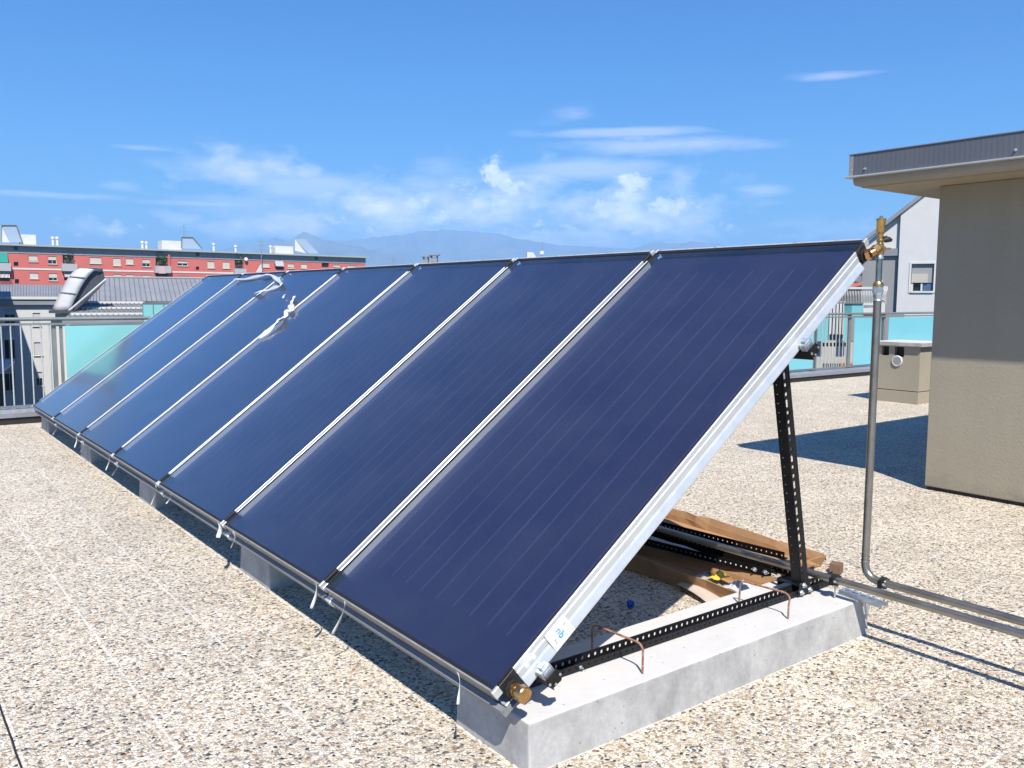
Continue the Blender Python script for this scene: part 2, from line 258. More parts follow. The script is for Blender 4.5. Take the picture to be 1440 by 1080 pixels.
# ---------------------------------------------------------------- mesh helpers
class MB:
    def __init__(s): s.v = []; s.f = []
    def add(s, vs, fs):
        o = len(s.v); s.v += [Vector(v) for v in vs]; s.f += [tuple(i+o for i in f) for f in fs]; return s
    def box(s, x0, x1, y0, y1, z0, z1):
        return s.add([(x0, y0, z0), (x1, y0, z0), (x1, y1, z0), (x0, y1, z0), (x0, y0, z1), (x1, y0, z1), (x1, y1, z1), (x0, y1, z1)],
                     [(0, 3, 2, 1), (4, 5, 6, 7), (0, 1, 5, 4), (1, 2, 6, 5), (2, 3, 7, 6), (3, 0, 4, 7)])
    def hexa(s, p):   # 8 corners, bottom ring then top ring
        return s.add(p, [(0, 3, 2, 1), (4, 5, 6, 7), (0, 1, 5, 4), (1, 2, 6, 5), (2, 3, 7, 6), (3, 0, 4, 7)])
    def prism(s, prof, a, b, fn):   # profile points -> fn(p, t) 3D at t=a and t=b
        n = len(prof); vs = [fn(p, a) for p in prof]+[fn(p, b) for p in prof]
        return s.add(vs, [tuple(range(n))[::-1], tuple(range(n, 2*n))]+[(i, (i+1) % n, n+(i+1) % n, n+i) for i in range(n)])
    def tube(s, pts, r, seg=14, cap=True):
        pts = [Vector(p) for p in pts]; rr = r if isinstance(r, (list, tuple)) else [r]*len(pts); rings = []; up = None
        for i, p in enumerate(pts):
            d = (pts[min(i+1, len(pts)-1)]-pts[max(i-1, 0)])
            if d.length < 1e-9: d = Vector((0, 0, 1))
            d.normalize()
            if up is None: up = d.orthogonal().normalized()
            else:
                up = up-d*up.dot(d)
                up = up.normalized() if up.length > 1e-6 else d.orthogonal().normalized()
            w = d.cross(up); rings.append([p+(up*math.cos(a)+w*math.sin(a))*rr[i] for a in [2*math.pi*k/seg for k in range(seg)]])
        o = len(s.v)
        for ring in rings: s.v += ring
        for i in range(len(rings)-1):
            for k in range(seg): s.f.append((o+i*seg+k, o+i*seg+(k+1) % seg, o+(i+1)*seg+(k+1) % seg, o+(i+1)*seg+k))
        if cap: s.f.append(tuple(o+k for k in range(seg))[::-1]); s.f.append(tuple(o+(len(rings)-1)*seg+k for k in range(seg)))
        return s
    def lathe(s, c, prof, ax=(0, 0, 1), seg=18):   # prof [(r, h)] along axis
        ax = Vector(ax).normalized(); c = Vector(c); up = ax.orthogonal().normalized(); w = ax.cross(up); o = len(s.v)
        for r, h in prof:
            for k in range(seg):
                a = 2*math.pi*k/seg; s.v.append(c+ax*h+(up*math.cos(a)+w*math.sin(a))*r)
        for i in range(len(prof)-1):
            for k in range(seg): s.f.append((o+i*seg+k, o+i*seg+(k+1) % seg, o+(i+1)*seg+(k+1) % seg, o+(i+1)*seg+k))
        s.f.append(tuple(o+k for k in range(seg))[::-1]); s.f.append(tuple(o+(len(prof)-1)*seg+k for k in range(seg)))
        return s
    def build(s, name, m, parent=None, smooth=False, bevel=0, fixn=True, bseg=2):
        me = bpy.data.meshes.new(name); me.from_pydata([tuple(v) for v in s.v], [], s.f); me.update()
        if fixn:
            bm = bmesh.new(); bm.from_mesh(me); bmesh.ops.recalc_face_normals(bm, faces=bm.faces); bm.to_mesh(me); bm.free()
        me.materials.append(m)
        if smooth:
            for p in me.polygons: p.use_smooth = True
            me.set_sharp_from_angle(angle=R(38))
        o = bpy.data.objects.new(name, me); COL.objects.link(o)
        if bevel:
            b = o.modifiers.new('bevel', 'BEVEL'); b.width = bevel; b.segments = bseg; b.limit_method = 'ANGLE'; b.angle_limit = R(40)
        if parent: o.parent = parent
        return o
def tag(o, label=None, cat=None, group=None, kind=None):
    if label: o['label'] = label
    if cat: o['category'] = cat
    if group: o['group'] = group
    if kind: o['kind'] = kind
    return o
def thing(name, label, cat, loc=(0, 0, 0), rot=(0, 0, 0), group=None):
    o = bpy.data.objects.new(name, None); o.empty_display_size = .1; COL.objects.link(o); o.location = loc; o.rotation_euler = rot
    return tag(o, label, cat, group)
def kids(o): return [c for c in bpy.data.objects if c.parent == o]
def copy_tree(o, parent=None):
    c = o.copy(); COL.objects.link(c); c.parent = parent
    for ch in kids(o): copy_tree(ch, c)
    return c
def bez(p0, p1, p2, n=8):
    p0, p1, p2 = map(Vector, (p0, p1, p2)); return [p0*(1-t)**2+p1*2*t*(1-t)+p2*t*t for t in [i/n for i in range(n+1)]]

# ---------------------------------------------------------------- setting: roof terrace
rt = MB()
rt.add([(-14, -9, 0), (34, -9, 0), (34, 7.02, 0), (6, 7.02, 0), (6, 9.12, 0), (-14, 9.12, 0)], [(0, 1, 2, 3, 4, 5)])
tag(rt.build('roof_terrace', PEB, fixn=False), kind='structure')
dj = MB(); rj = random.Random(5); vs = []
for i in range(60):
    y = -3+i*.082; dx = rj.gauss(0, .0004); vs += [(-1.1435+dx, y, .004), (-1.1375+dx+rj.uniform(0, .0015), y, .004)]
dj.add(vs, [(2*i, 2*i+1, 2*i+3, 2*i+2) for i in range(59)]); tag(dj.build('paving_joint', BITUM, fixn=False), kind='structure')
st = MB(); st.box(-14, 6, -9, 9.25, -16, -.01).box(6.0, 34, -9, 7.15, -16, -.012)
tag(st.build('building_below_terrace', WHITEW), 'white rendered building body under the pebble roof terrace', 'building')
gr = MB(); G = 30000
gr.add([(-G, -G, -16), (G, -G, -16), (G, G, -16), (-G, G, -16)], [(0, 1, 2, 3)])
tag(gr.build('ground', mat('city_ground', (.16, .17, .14), .95, var=.5, vscale=.02)), kind='structure')

# ---------------------------------------------------------------- solar collectors
T = R(36.722); LEN = 2.409; PW = 1.2195; Z0 = .2638; WD = PW-.026
def cl(u, y, n):                      # collector coordinates to world
    return Vector((u*math.cos(T)-n*math.sin(T), y, Z0+u*math.sin(T)+n*math.cos(T)))
def make_collector():
    r = thing('solar_collector', 'x', 'solar collector', (0, 0, Z0), (0, -T, 0), 'row of flat solar collectors on the terrace')
    side = [(.007, 0), (0, 0), (0, -.017), (.005, -.019), (.005, -.023), (0, -.025), (0, -.05), (-.004, -.058), (-.012, -.082), (-.012, -.088), (.007, -.088)]
    fr = MB()
    fr.prism(side, .095, LEN-.095, lambda p, t: (t, p[0], p[1]))
    fr.prism(side, .095, LEN-.095, lambda p, t: (t, WD-p[0], p[1]))
    MB().box(.0, .006, .016, WD-.016, -.052, -.0005).build('low_edge_strip', mat('dull_edge_strip', (.34, .33, .31), .6, .2, var=.15, vscale=20), r)
    fr.box(LEN-.005, LEN, .016, WD-.016, -.086, -.0015)
    fr.box(.0065, LEN-.0055, .0075, WD-.0075, -.086, -.080)
    fr.build('frame', ALU, r, bevel=.0012, bseg=1)
    for u0, u1 in ((-.004, .024), (LEN-.024, LEN+.006)):
        for y0, y1 in ((-.001, .010), (WD-.010, WD+.001)):
            MB().box(u0, u1, y0, y1, -.03, .001).build('corner_bracket', ALU, r, bevel=.001, bseg=1)
    for u0, u1 in ((.025, .094), (LEN-.094, LEN-.025)):
        for y0, y1 in ((0.001, .007), (WD-.007, WD-.001)):
            MB().box(u0, u1, y0, y1, -.075, -.002).build('corner_plug', RUBBER, r, bevel=.002, bseg=1)
    for uu in (.055, LEN-.055):
        MB().lathe((uu, WD-.004, -.045), [(.012, 0), (.012, .032)], (0, 1, 0), 12).build('header_union', RUBBER, r, True)
    gk = MB(); gk.box(.0065, .019, .0075, WD-.0075, -.006, -.001).box(LEN-.027, LEN-.0052, .0075, WD-.0075, -.006, -.001)
    gk.box(.0192, LEN-.0272, .0075, .016, -.006, -.001).box(.0192, LEN-.0272, WD-.016, WD-.0075, -.006, -.001)
    gk.build('glass_seal', RUBBER, r)
    MB().add([(.018, .018, -.004), (LEN-.018, .018, -.004), (LEN-.018, WD-.018, -.004), (.018, WD-.018, -.004)], [(0, 1, 2, 3)]).build('glass_cover', GLASS, r, fixn=False)
    for a, b in (((.10, WD-.017), (LEN-.10, WD-.017)), ((.10, .017), (LEN-.10, .017))):
        MB().add([(a[0], a[1], -.034), (b[0], b[1], -.034), (b[0], b[1], -.007), (a[0], a[1], -.007)], [(0, 1, 2, 3)]).build('inner_lining', ALU, r)
    MB().box(.02, LEN-.02, .02, WD-.02, -.038, -.034).build('absorber_plate', ABS, r, fixn=True)
    lip = MB(); lip.box(-.016, .06, -.012, WD+.006, -.092, -.088).box(-.020, -.016, -.012, WD+.006, -.092, -.060).box(-.016, -.003, -.012, WD+.006, -.063, -.060)
    lip.build('support_lip', LIPM, r)
    MB().box(-.024, .0, WD-.025, WD+.02, -.094, -.058).build('lip_joint', ALU, r, bevel=.002, bseg=1)
    rnd = random.Random(4); vs = []; n_ = 60
    for i in range(n_+1):
        y = .03+(WD-.06)*i/n_; h = max(-.002, rnd.gauss(-.0006, .001)+(.006 if i in (17, 41) else 0)); vs += [(LEN+.0015, y, -.003), (LEN+.0035, y, h)]
    MB().add(vs, [(2*i, 2*i+2, 2*i+3, 2*i+1) for i in range(n_)]).build('protective_film_edge', FILM, r, fixn=False)
    return r
col_labels = ['nearest solar collector with brass valve corners and blue sticker on its white side', 'second solar collector from the near end of the row',
    'third solar collector from the near end of the row', 'middle solar collector of the row, torn white film along its far seam',
    'solar collector third from the far end, bent strip of white film near its top', 'solar collector next to last at the far end, white film across its top',
    'farthest solar collector of the row, beside the turquoise railing']
c0 = make_collector()
for k in range(7):
    c = c0 if k == 0 else copy_tree(c0)
    c.location = (0, k*PW, Z0); c['label'] = col_labels[k]
# parts only the nearest collector shows
bc = MB(); bc.lathe((.055, 0, -.045), [(.017, -.005), (.017, -.018), (.021, -.019), (.021, -.026), (.0165, -.027), (.0165, -.036), (.024, -.037), (.026, -.041), (.026, -.064), (.022, -.068)], (0, 1, 0), 22)
bc.build('brass_cap', COPPERM, c0, True)
MB().lathe((.055, 0, -.045), [(.03, .0), (.03, -.006), (.024, -.008)], (0, 1, 0), 8).build('rubber_grommet', RUBBER, c0)
MB().lathe((LEN-.055, 0, -.045), [(.03, .0), (.03, -.006), (.024, -.008)], (0, 1, 0), 8).build('rubber_grommet', RUBBER, c0)
stk = MB(); stk.add([(.235, -.0135, -.084), (.235, -.0015, -.018), (.235, -.0015, -.012), (.33, -.0015, -.012), (.33, -.0015, -.018), (.33, -.0135, -.084)], [(0, 1, 4, 5), (1, 2, 3, 4)])
skp = stk.build('sticker', STICK, c0, fixn=False)
def text_mesh(body, size, m, name, parent, mtx):
    cu_ = bpy.data.curves.new(name, 'FONT'); cu_.body = body; cu_.size = size; cu_.align_x = 'CENTER'; cu_.align_y = 'CENTER'; cu_.extrude = .0002
    o = bpy.data.objects.new(name+'_tmp', cu_); COL.objects.link(o); bpy.context.view_layer.update()
    me = bpy.data.meshes.new_from_object(o.evaluated_get(bpy.context.evaluated_depsgraph_get())); bpy.data.objects.remove(o)
    me.name = name; me.materials.clear(); me.materials.append(m); me.transform(mtx)
    q = bpy.data.objects.new(name, me); COL.objects.link(q); q.parent = parent; return q
sd = Vector((0, -.012, -.066)).normalized(); nrm = Vector((0, -.066, .012)).normalized()
def side_m(u, n_, rotk, push):        # frame lying on the sloping lower side of the collector
    base = Vector((u, -.0015-.012*(-.018-n_)/.066, n_)) + nrm*push
    ex = Vector((1, 0, 0)); ey = -sd; rm = Matrix((ex, ey, nrm)).transposed().to_4x4(); return Matrix.Translation(base) @ rm @ Matrix.Rotation(rotk, 4, 'Z')
sw = MB(); 
for rr0, rr1, a0, a1, m_ in ((.013, .019, -60, 100, LOGOC),):
    vs = []; n_ = 16
    for i in range(n_+1):
        a = R(a0+(a1-a0)*i/n_); w = math.sin(math.pi*i/n_)*.6+.4
        vs += [Vector((math.cos(a)*rr0, math.sin(a)*rr0, 0)), Vector((math.cos(a)*(rr0+(rr1-rr0)*w), math.sin(a)*(rr0+(rr1-rr0)*w), 0))]
    sw.add(vs, [(2*i, 2*i+1, 2*i+3, 2*i+2) for i in range(n_)])
mm = side_m(.283, -.047, R(-95), .0006); sw.v = [mm @ v for v in sw.v]; sw.build('logo_swoosh', LOGOC, skp, fixn=False)
text_mesh('nb', .034, LOGOB, 'logo_letters', skp, side_m(.283, -.05, R(-95), .0009))
text_mesh('S', .012, INK, 'logo_letter', skp, side_m(.312, -.040, R(-95), .0009))
text_mesh('o x', .012, INK, 'logo_letter', skp, side_m(.255, -.058, R(-95), .0009))

# torn protective film lying on the glass
def ribbon(name, pxs, w, label, amp=.006, m=FILM, seed=1, sub=6):
    rnd = random.Random(seed); nv = Vector((-math.sin(T), 0, math.cos(T))); k0 = nv.dot(cl(0, 0, 0))
    P_ = [hit(x, y, nv, k0+.006) for x, y in pxs]; pts = []; sub = 5
    Q = [P_[0]]+P_+[P_[-1]]
    for i in range(1, len(Q)-2):
        for j in range(sub):
            t_ = j/sub; a, b_, c_, d_ = Q[i-1], Q[i], Q[i+1], Q[i+2]
            pts.append(.5*((2*b_)+(c_-a)*t_+(2*a-5*b_+4*c_-d_)*t_*t_+(3*b_-a-3*c_+d_)*t_**3))
    pts.append(P_[-1]); vs = []; ph = rnd.random()*6; N_ = len(pts); d0 = (P_[-1]-P_[0]).normalized()
    for i, p in enumerate(pts):
        d = (pts[min(i+1, N_-1)]-pts[max(i-1, 0)]).normalized(); d = (d*.8+d0*.2).normalized(); s_ = d.cross(nv).normalized(); tw = math.sin(i*.33+ph)*.35
        ww = w*(.75+.25*math.sin(i*.8+ph))*(.5 if i in (0, N_-1) else 1); lift = amp*(1+math.sin(i*.4+ph))
        for e, hh in ((-1, 0), (-.5, .22), (0, .05), (.45, .28), (1, 0)):
            vs.append(p+s_*(ww*.5*e*math.cos(tw))+nv*(lift+abs(math.sin(tw))*ww*.5+ww*.5*e*math.sin(tw)+hh*ww*.6+rnd.uniform(-.0015, .0015)))
    mb = MB().add(vs, [(5*i+j, 5*i+j+1, 5*i+6+j, 5*i+5+j) for i in range(N_-1) for j in range(4)])
    o = mb.build(name, m, fixn=False, smooth=True); so_ = o.modifiers.new('solid', 'SOLIDIFY'); so_.thickness = .0008
    return tag(o, label, 'plastic film', 'torn protective film left on the collectors')
def z7(x, y): return (320+x/8.31, 370+y/8.31)
ribbon('torn_film', [z7(90, 208), z7(200, 192), z7(370, 165), z7(430, 158), z7(520, 152), z7(590, 205), z7(640, 268), z7(610, 285), z7(540, 300), z7(440, 335), z7(320, 382)], .055,
       'long bent strip of white film crossing the seam near the top of two far collectors', seed=3)
ribbon('torn_film', [z7(372, 886), z7(470, 820), z7(560, 750), z7(640, 670), z7(700, 600), z7(735, 560), z7(765, 575)], .075, 'torn white film lying along the seam below its raised flap', seed=5)
ribbon('torn_film', [z7(785, 402), z7(768, 440), z7(755, 490), z7(760, 540), z7(740, 585)], .06, 'crumpled raised flap of white film on the seam', amp=.009, seed=9)
ribbon('torn_film', [z7(652, 415), z7(668, 395), z7(684, 380)], .03, 'tiny scrap of white film alone on the blue glass', seed=2, sub=3)

# hanging strips of film below the bottom edge
strips = [((306.5, 744), (309, 755), .05), ((327.7, 755), (327, 771), .02), ((444, 831), (440, 854), .03), ((485.5, 858), (469, 891), .028), ((644, 960), (646, 988), .025),
          ((79, 601), (75.5, 612), .035), ((106.7, 617), (106.7, 629), .025), ((153, 646), (150.7, 661), .025), ((165, 655), (159, 669), .03), ((219, 689), (214.5, 711), .035),
          ((240, 702), (236, 708), .03), ((117, 625), (114, 636), .03)]
strip_lab = ['wide white film tag hanging at the seam second from the near end', 'thin white film strip hanging just right of the wide film tag',
    'white film strip curling down beside the nearest seam under the collectors', 'longest white film strip, hanging slanted to the pebbles under the nearest collector',
    'white film strip hanging against the near end face of the nearest concrete block', 'small white film strip by the farthest concrete block', 'straight short film strip at the sixth seam from the near end',
    'left of the two white film strips between the far blocks', 'curled right one of the two white film strips between the far blocks', 'white film strip hanging over the corner of the third concrete block',
    'tiny film scrap just right of the third concrete block', 'faint film strip over the fourth concrete block from the near end']
for i, (a, b, w) in enumerate(strips):
    A = hit(*a, (1, 0, 0), -.02); B = hit(*b, (1, 0, 0), -.035); rnd = random.Random(i+20); A.z += .03
    vs = []; n_ = 9; s1 = rnd.uniform(-.5, .5)
    for j in range(n_+1):
        t_ = j/n_; p = A.lerp(B, t_)+Vector((math.sin(t_*4+s1)*.012, math.sin(t_*3.4+s1*3)*.014*(1-t_*.3), 0)); an = s1+t_*1.6; ww = w*(.55+.45*math.sin(t_*2.5+.6))
        e = Vector((math.sin(an)*.6, math.cos(an), 0))*ww*.5; vs += [p-e, p+e]
    o = MB().add(vs, [(2*j, 2*j+1, 2*j+3, 2*j+2) for j in range(n_)]).build('film_strip', FILM, fixn=False, smooth=True); q = o.modifiers.new('solid', 'SOLIDIFY'); q.thickness = .0008
    tag(o, strip_lab[i], 'film strip', 'white film strips hanging from the collectors')

# ---------------------------------------------------------------- concrete blocks
ZT = .158; blocks_y = [0.0, 2.085, 4.14, 6.165, 8.215]; BX0, BX1 = .097, 1.955
def block_mesh():
    mb = MB(); y0, y1 = -.052, .335
    mb.hexa([(BX0-.006, y0-.012, -.01), (BX1+.03, y0-.012, -.01), (BX1+.03, y1+.012, -.01), (BX0-.006, y1+.012, -.01), (BX0, y0, ZT), (BX1, y0, ZT), (BX1, y1, ZT), (BX0, y1, ZT)])
    return mb
def hoop(x, y0, y1, h=.1, lean=.0, sk=0.0):
    p = [(x, y0, ZT-.03), (x+lean*.2, y0, ZT+h*.6)] + bez((x+lean*.8, y0, ZT+h*.8), (x+lean, y0+.004, ZT+h), (x+lean+sk*.1, y0+.03, ZT+h+.002), 5) \
        + bez((x+lean+sk*.8, y1-.025, ZT+h), (x+lean+sk, y1, ZT+h), (x+lean+sk, y1, ZT+h*.75), 5) + [(x+lean*.5+sk, y1, ZT-.03)]
    return MB().tube(p, .0041, 10)
b0 = thing('concrete_block', 'x', 'concrete block', (0, 0, 0), group='concrete ballast blocks under the collectors')
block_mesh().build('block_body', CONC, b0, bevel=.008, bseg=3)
hoop(.632, -.009, .238, .103, .0, -.01).build('lifting_hoop', RUST, b0, True)
h2 = hit(1108, 870.5, (0, 0, 1), ZT)
hoop(h2.x, h2.y, .235, .1, .01, -.02).build('lifting_hoop', RUST, b0, True)
blk_lab = ['nearest concrete block with two rusty lifting hoops and black steel rail', 'second concrete block from the near end, its lit end showing under the collectors',
           'middle concrete block of the row with film strip over its corner', 'fourth concrete block from the near end', 'farthest concrete block, by the parapet']
# support frames -------------------------------------------------------------
def perforated(length, width, pitch, holes, thick=.003):
    """strip in local x (length) / z (width); holes: (z centre, half length, half height, every, offset)"""
    mb = MB(); n_ = int(length/pitch); bands = []
    zc = sorted(holes); edges = [0]
    for i in range(len(zc)-1): edges.append((zc[i][0]+zc[i+1][0])/2)
    edges.append(width)
    for bi, (z, hx, hz, ev, off) in enumerate(zc):
        za, zb = edges[bi], edges[bi+1]
        i = 0
        while i < n_:
            span = ev; x0 = i*pitch; x1 = min((i+span), n_)*pitch
            if x1-x0 < span*pitch-1e-6: mb.add([(x0, 0, za), (x1, 0, za), (x1, 0, zb), (x0, 0, zb)], [(0, 1, 2, 3)]); break
            hl = hx if not (off and (i//span) % 3) else hz
            cx_ = (x0+x1)/2; k = hz*.45
            o = [(x0, za), (x1, za), (x1, zb), (x0, zb)]
            inner = [(cx_-hl+k, z-hz), (cx_+hl-k, z-hz), (cx_+hl, z-hz+k), (cx_+hl, z+hz-k), (cx_+hl-k, z+hz), (cx_-hl+k, z+hz), (cx_-hl, z+hz-k), (cx_-hl, z-hz+k)]
            vs = [(p[0], 0, p[1]) for p in o+inner]
            mb.add(vs, [(0, 1, 5, 4), (1, 6, 5), (1, 2, 7, 6), (2, 8, 7), (2, 3, 9, 8), (3, 10, 9), (3, 0, 11, 10), (0, 4, 11)])
            i += span
    return mb
def xf(mb, m): mb.v = [m @ v for v in mb.v]; return mb
def solid(o, th):
    q = o.modifiers.new('solid', 'SOLIDIFY'); q.thickness = th; q.offset = 0; return o
def bolt(loc, ax=(0, -1, 0), r=.009, parent=None, m=ZINC, h=.008):
    return MB().lathe(loc, [(r*1.5, 0), (r*1.5, .002), (r*.98, .0021), (r, h), (r*.5, h+.001), (r*.5, h+.006)], ax, 6).build('bolt', m, parent)
f0 = thing('support_frame', 'x', 'support frame', (0, 0, 0), group='black slotted steel frames holding the collectors')
RX0, RX1 = .16, 2.055
near = xf(perforated(RX1-RX0, .026, .0305, [(.014, .004, .004, 1, 0)]), Matrix.Translation((RX0, .133, ZT+.004)))
far = xf(perforated(RX1-RX0, .042, .0305, [(.024, .0055, .0065, 1, 0)]), Matrix.Translation((RX0, .167, ZT+.004)))
solid(near.build('base_rail', BLACK, f0), .003); solid(far.build('base_rail', BLACK, f0), .003)
MB().box(RX0, RX1-.004, .1348, .1652, ZT+.002, ZT+.005).build('base_rail_web', BLACK, f0)
# post
pb = Vector((1.762, .128, ZT+.01)); ptp = Vector((1.55, .145, 1.30)); pv = (ptp-pb); pl = pv.length; pd = pv.normalized()
mp_ = Matrix((pd, Vector((0, 1, 0)), Vector((pd.z, 0, -pd.x)))).transposed().to_4x4(); mp_.translation = pb
fl1 = perforated(pl, .05, .02, [(.014, .017, .0075, 2, 1), (.037, .0022, .0022, 2, 0)])
fl1 = xf(fl1, mp_)
m2 = Matrix((pd, Vector((-pd.z, 0, pd.x)), Vector((0, 1, 0)))).transposed().to_4x4(); m2.translation = pb+Vector((0, .0025, 0))
fl2 = xf(perforated(pl, .045, .02, [(.03, .0022, .0022, 2, 0)]), m2)
pm = MB(); pm.add(fl1.v, fl1.f); pm.add(fl2.v, fl2.f); solid(pm.build('post', BLACK, f0), .003)
# second piece of angle by the foot of the post, and gusset
g2 = xf(perforated(.30, .035, .0305, [(.018, .0045, .0055, 1, 0)]), Matrix.Translation((1.74, .24, ZT+.024)))
solid(g2.build('foot_bracket', BLACK, f0), .003)
MB().box(1.735, 1.86, .131, .24, ZT+.048, ZT+.052).build('foot_plate', BLACK, f0)
MB().add([(1.722, .123, ZT+.006), (1.832, .123, ZT+.006), (1.812, .123, ZT+.05), (1.732, .123, ZT+.065)], [(0, 1, 2, 3)]).build('gusset', BLACK, f0)
for q in ((1.747, .122, ZT+.02), (1.807, .122, ZT+.022), (1.762, .122, ZT+.05)): bolt(q, parent=f0)
bolt((.47, .131, ZT+.016), parent=f0, r=.005)
pur_u = [.16, 1.792]
for k, by in enumerate(blocks_y):
    for src, labs in ((b0, blk_lab), (f0, None)):
        c = src if k == 0 else copy_tree(src)
        c.location = (0, by, 0)
        if labs: c['label'] = labs[k]
        else: c['label'] = ['black slotted steel frame with leaning post on the nearest block', 'black slotted steel frame under the second collector', 'black slotted frame hidden deep under the middle collector',
                            'black slotted frame on the fourth block', 'black slotted frame on the farthest block'][k]
# purlins along the row with end plates and clamps
def purlin(u, label):
    r = thing('mounting_rail', label, 'mounting rail', cl(u, 0, -.096), (0, -T, 0), 'long rails carrying the collectors')
    a = MB(); a.box(-.02, .02, -.055, 7*PW+.02, -.004, 0).box(-.02, -.017, -.055, 7*PW+.02, -.04, -.004); a.build('angle_bar', BLACK, r)
    hx = MB(); pr = [(-.030, -.008), (-.018, -.030), (.018, -.036), (.036, -.014), (.025, .012), (-.018, .012)]
    hx.prism(pr, -.058, -.055, lambda p, t: (p[0], t, p[1])); hx.build('end_plate', BLACK, r)
    cm = MB(); cm.box(-.022, .024, -.046, -.016, .002, .034).box(-.016, .018, -.05, -.046, .006, .028).box(-.010, .012, -.04, -.02, .034, .044)
    cm.build('clamp', ZINC, r, bevel=.003)
    for p in ((.024, -.06, -.012), (-.006, -.06, -.024), (-.022, -.06, -.006)): MB().lathe(p, [(.005, 0), (.005, .003)], (0, -1, 0), 8).build('bolt', ZINC, r)
    return r
purlin(pur_u[0], 'black rail along the low edge of the collectors, clamp near the brass cap'); purlin(pur_u[1], 'black rail under the upper part of the collectors, hexagonal end plate showing')

# ---------------------------------------------------------------- pipes
PZ = .24
rp = thing('riser_pipe', 'upright steel pipe with brass air vent and valve beside the nearest collector', 'pipe', (1.985, -.03, 0))
def zz(y): return 1.797-(y-305)/333.5
rx = rp.location
def rloc(y): return zz(y)
lo = MB(); lo.tube([(0, 0, zz(423)), (0, 0, .32)], .0165, 20)
lo.tube([(0, 0, .32)]+bez((0, 0, .31), (0, -.0, PZ), (0, -.075, PZ), 10)+[(0, -.10, PZ)], .0172, 20)
lo.tube([(0, -.10, PZ), (0, -7.5, PZ)], .0165, 20)
lo.build('lower_pipe', STEELD, rp, True)
rg = MB()
for z in (.315, .332): rg.lathe((0, 0, z), [(.0185, 0), (.0195, .003), (.0185, .006)])
rg.lathe((0, -.095, PZ), [(.0185, 0), (.0198, .003), (.0185, .006)], (0, -1, 0)); rg.lathe((0, -.080, PZ), [(.0185, 0), (.0198, .003), (.0185, .006)], (0, -1, 0))
rg.build('press_ring', STEEL, rp, True)
cp = MB(); cp.lathe((0, 0, zz(423)), [(.0175, 0), (.019, .004), (.0165, .008), (.0165, .014), (.0195, .02), (.0195, .036), (.017, .04)]); cp.build('coupling', ZINC, rp, True)
MB().lathe((0, 0, zz(411.5)), [(.0205, 0), (.0225, .003), (.0225, .028), (.0205, .031)], seg=6).build('steel_nut', ZINC, rp)
MB().lathe((0, 0, zz(401)), [(.0215, -.004), (.0215, .008), (.016, .016), (.0145, .018)], seg=12).build('brass_nut', BRASS, rp, True)
MB().lathe((0, 0, zz(396)), [(.013, 0), (.013, .10)], seg=20).build('upper_pipe', STEEL, rp, True)
MB().lathe((0, 0, zz(364)), [(.0165, 0), (.0175, .006), (.0145, .012), (.0145, .022)]).build('press_ring', ZINC, rp, True)
tb = MB(); tb.lathe((0, 0, zz(357.5)), [(.016, 0), (.018, .008), (.017, .02), (.013, .03), (.0155, .036), (.0155, .045), (.012, .047), (.012, .052), (.0155, .054), (.0155, .06), (.0115, .064), (.0115, .082), (.0145, .086)], seg=20)
tb.lathe((0, 0, zz(350)), [(.013, 0), (.013, .022), (.009, .024)], (1, -.4, 0), 12)
tb.build('brass_tee', BRASS, rp, True)
av = MB(); av.lathe((0, 0, zz(331)), [(.0115, 0), (.0115, .008), (.0165, .013), (.0175, .016), (.0175, .058), (.0185, .060), (.0205, .062), (.0205, .068), (.014, .071), (.007, .072), (.007, .079), (.005, .081)], seg=24)
av.build('air_vent', BRASS, rp, True)
hd = MB(); hd.tube([(0.008, -.004, zz(338)), (.02, -.012, zz(337)), (.032, -.02, zz(336.5)), (.044, -.026, zz(337.5))], [.006, .0125, .012, .006], 10); hd.tube([(0.012, -.006, zz(340)), (.018, -.010, zz(334)), (.026, -.016, zz(333))], [.005, .009, .006], 8)
hd.build('valve_handle', RUBBER, rp, True)
MB().tube([(.012, -.01, zz(350)), (.032, -.022, zz(349.5)), (.04, -.026, zz(349))], [.006, .005, .003], 8).build('drain_screw', COPPERM, rp, True)
cu2 = MB(); hp = cl(LEN-.055, -.012, -.045)-rx; e0 = Vector((hp.x, hp.y-.0, hp.z)); e2 = Vector((-.012, 0, zz(350)))
cu2.tube([e0, e0+Vector((.004, -.016, .004))], .024, 6)
cu2.tube([e0+Vector((.004, -.014, .004)), e0+Vector((.02, -.022, .014))], .017, 16)
cu2.tube([e0+Vector((.018, -.02, .012)), e2+Vector((-.018, -.006, 0))], .023, 6)
cu2.tube([e2+Vector((-.02, -.008, -.002)), e2+Vector((.012, 0, .0))], .015, 16)
cu2.build('brass_union', COPPERM, rp, True)
tag(rp)
def pipe_clamp(parent, x, y, z, zb, r=.0165):
    c = MB(); c.lathe((x, y+.011, z), [(r+.009, 0), (r+.009, .022)], (0, -1, 0), 20).build('clamp_ring', RUBBER, parent, True)
    MB().box(x-.036, x-.018, y-.010, y+.010, z-.018, z+.016).box(x+.018, x+.034, y-.010, y+.010, z-.014, z+.012).build('clamp_ear', BLACK, parent, bevel=.002)
    MB().lathe((x-.027, y-.01, z), [(.006, 0), (.0065, .006), (.003, .007), (.003, .014)], (0, -1, 0), 6).build('bolt', ZINC, parent)
    MB().tube([(x, y, zb), (x, y, z-r-.006)], .004, 8).build('standoff_rod', ZINC, parent)
hp_ = thing('return_pipe', 'long horizontal steel pipe clamped on the block, running back under the collectors', 'pipe', (1.853, 0, 0))
MB().tube([(0, 8.3, PZ), (0, -7.5, PZ)], .0165, 20).build('pipe_run', STEELD, hp_, True)
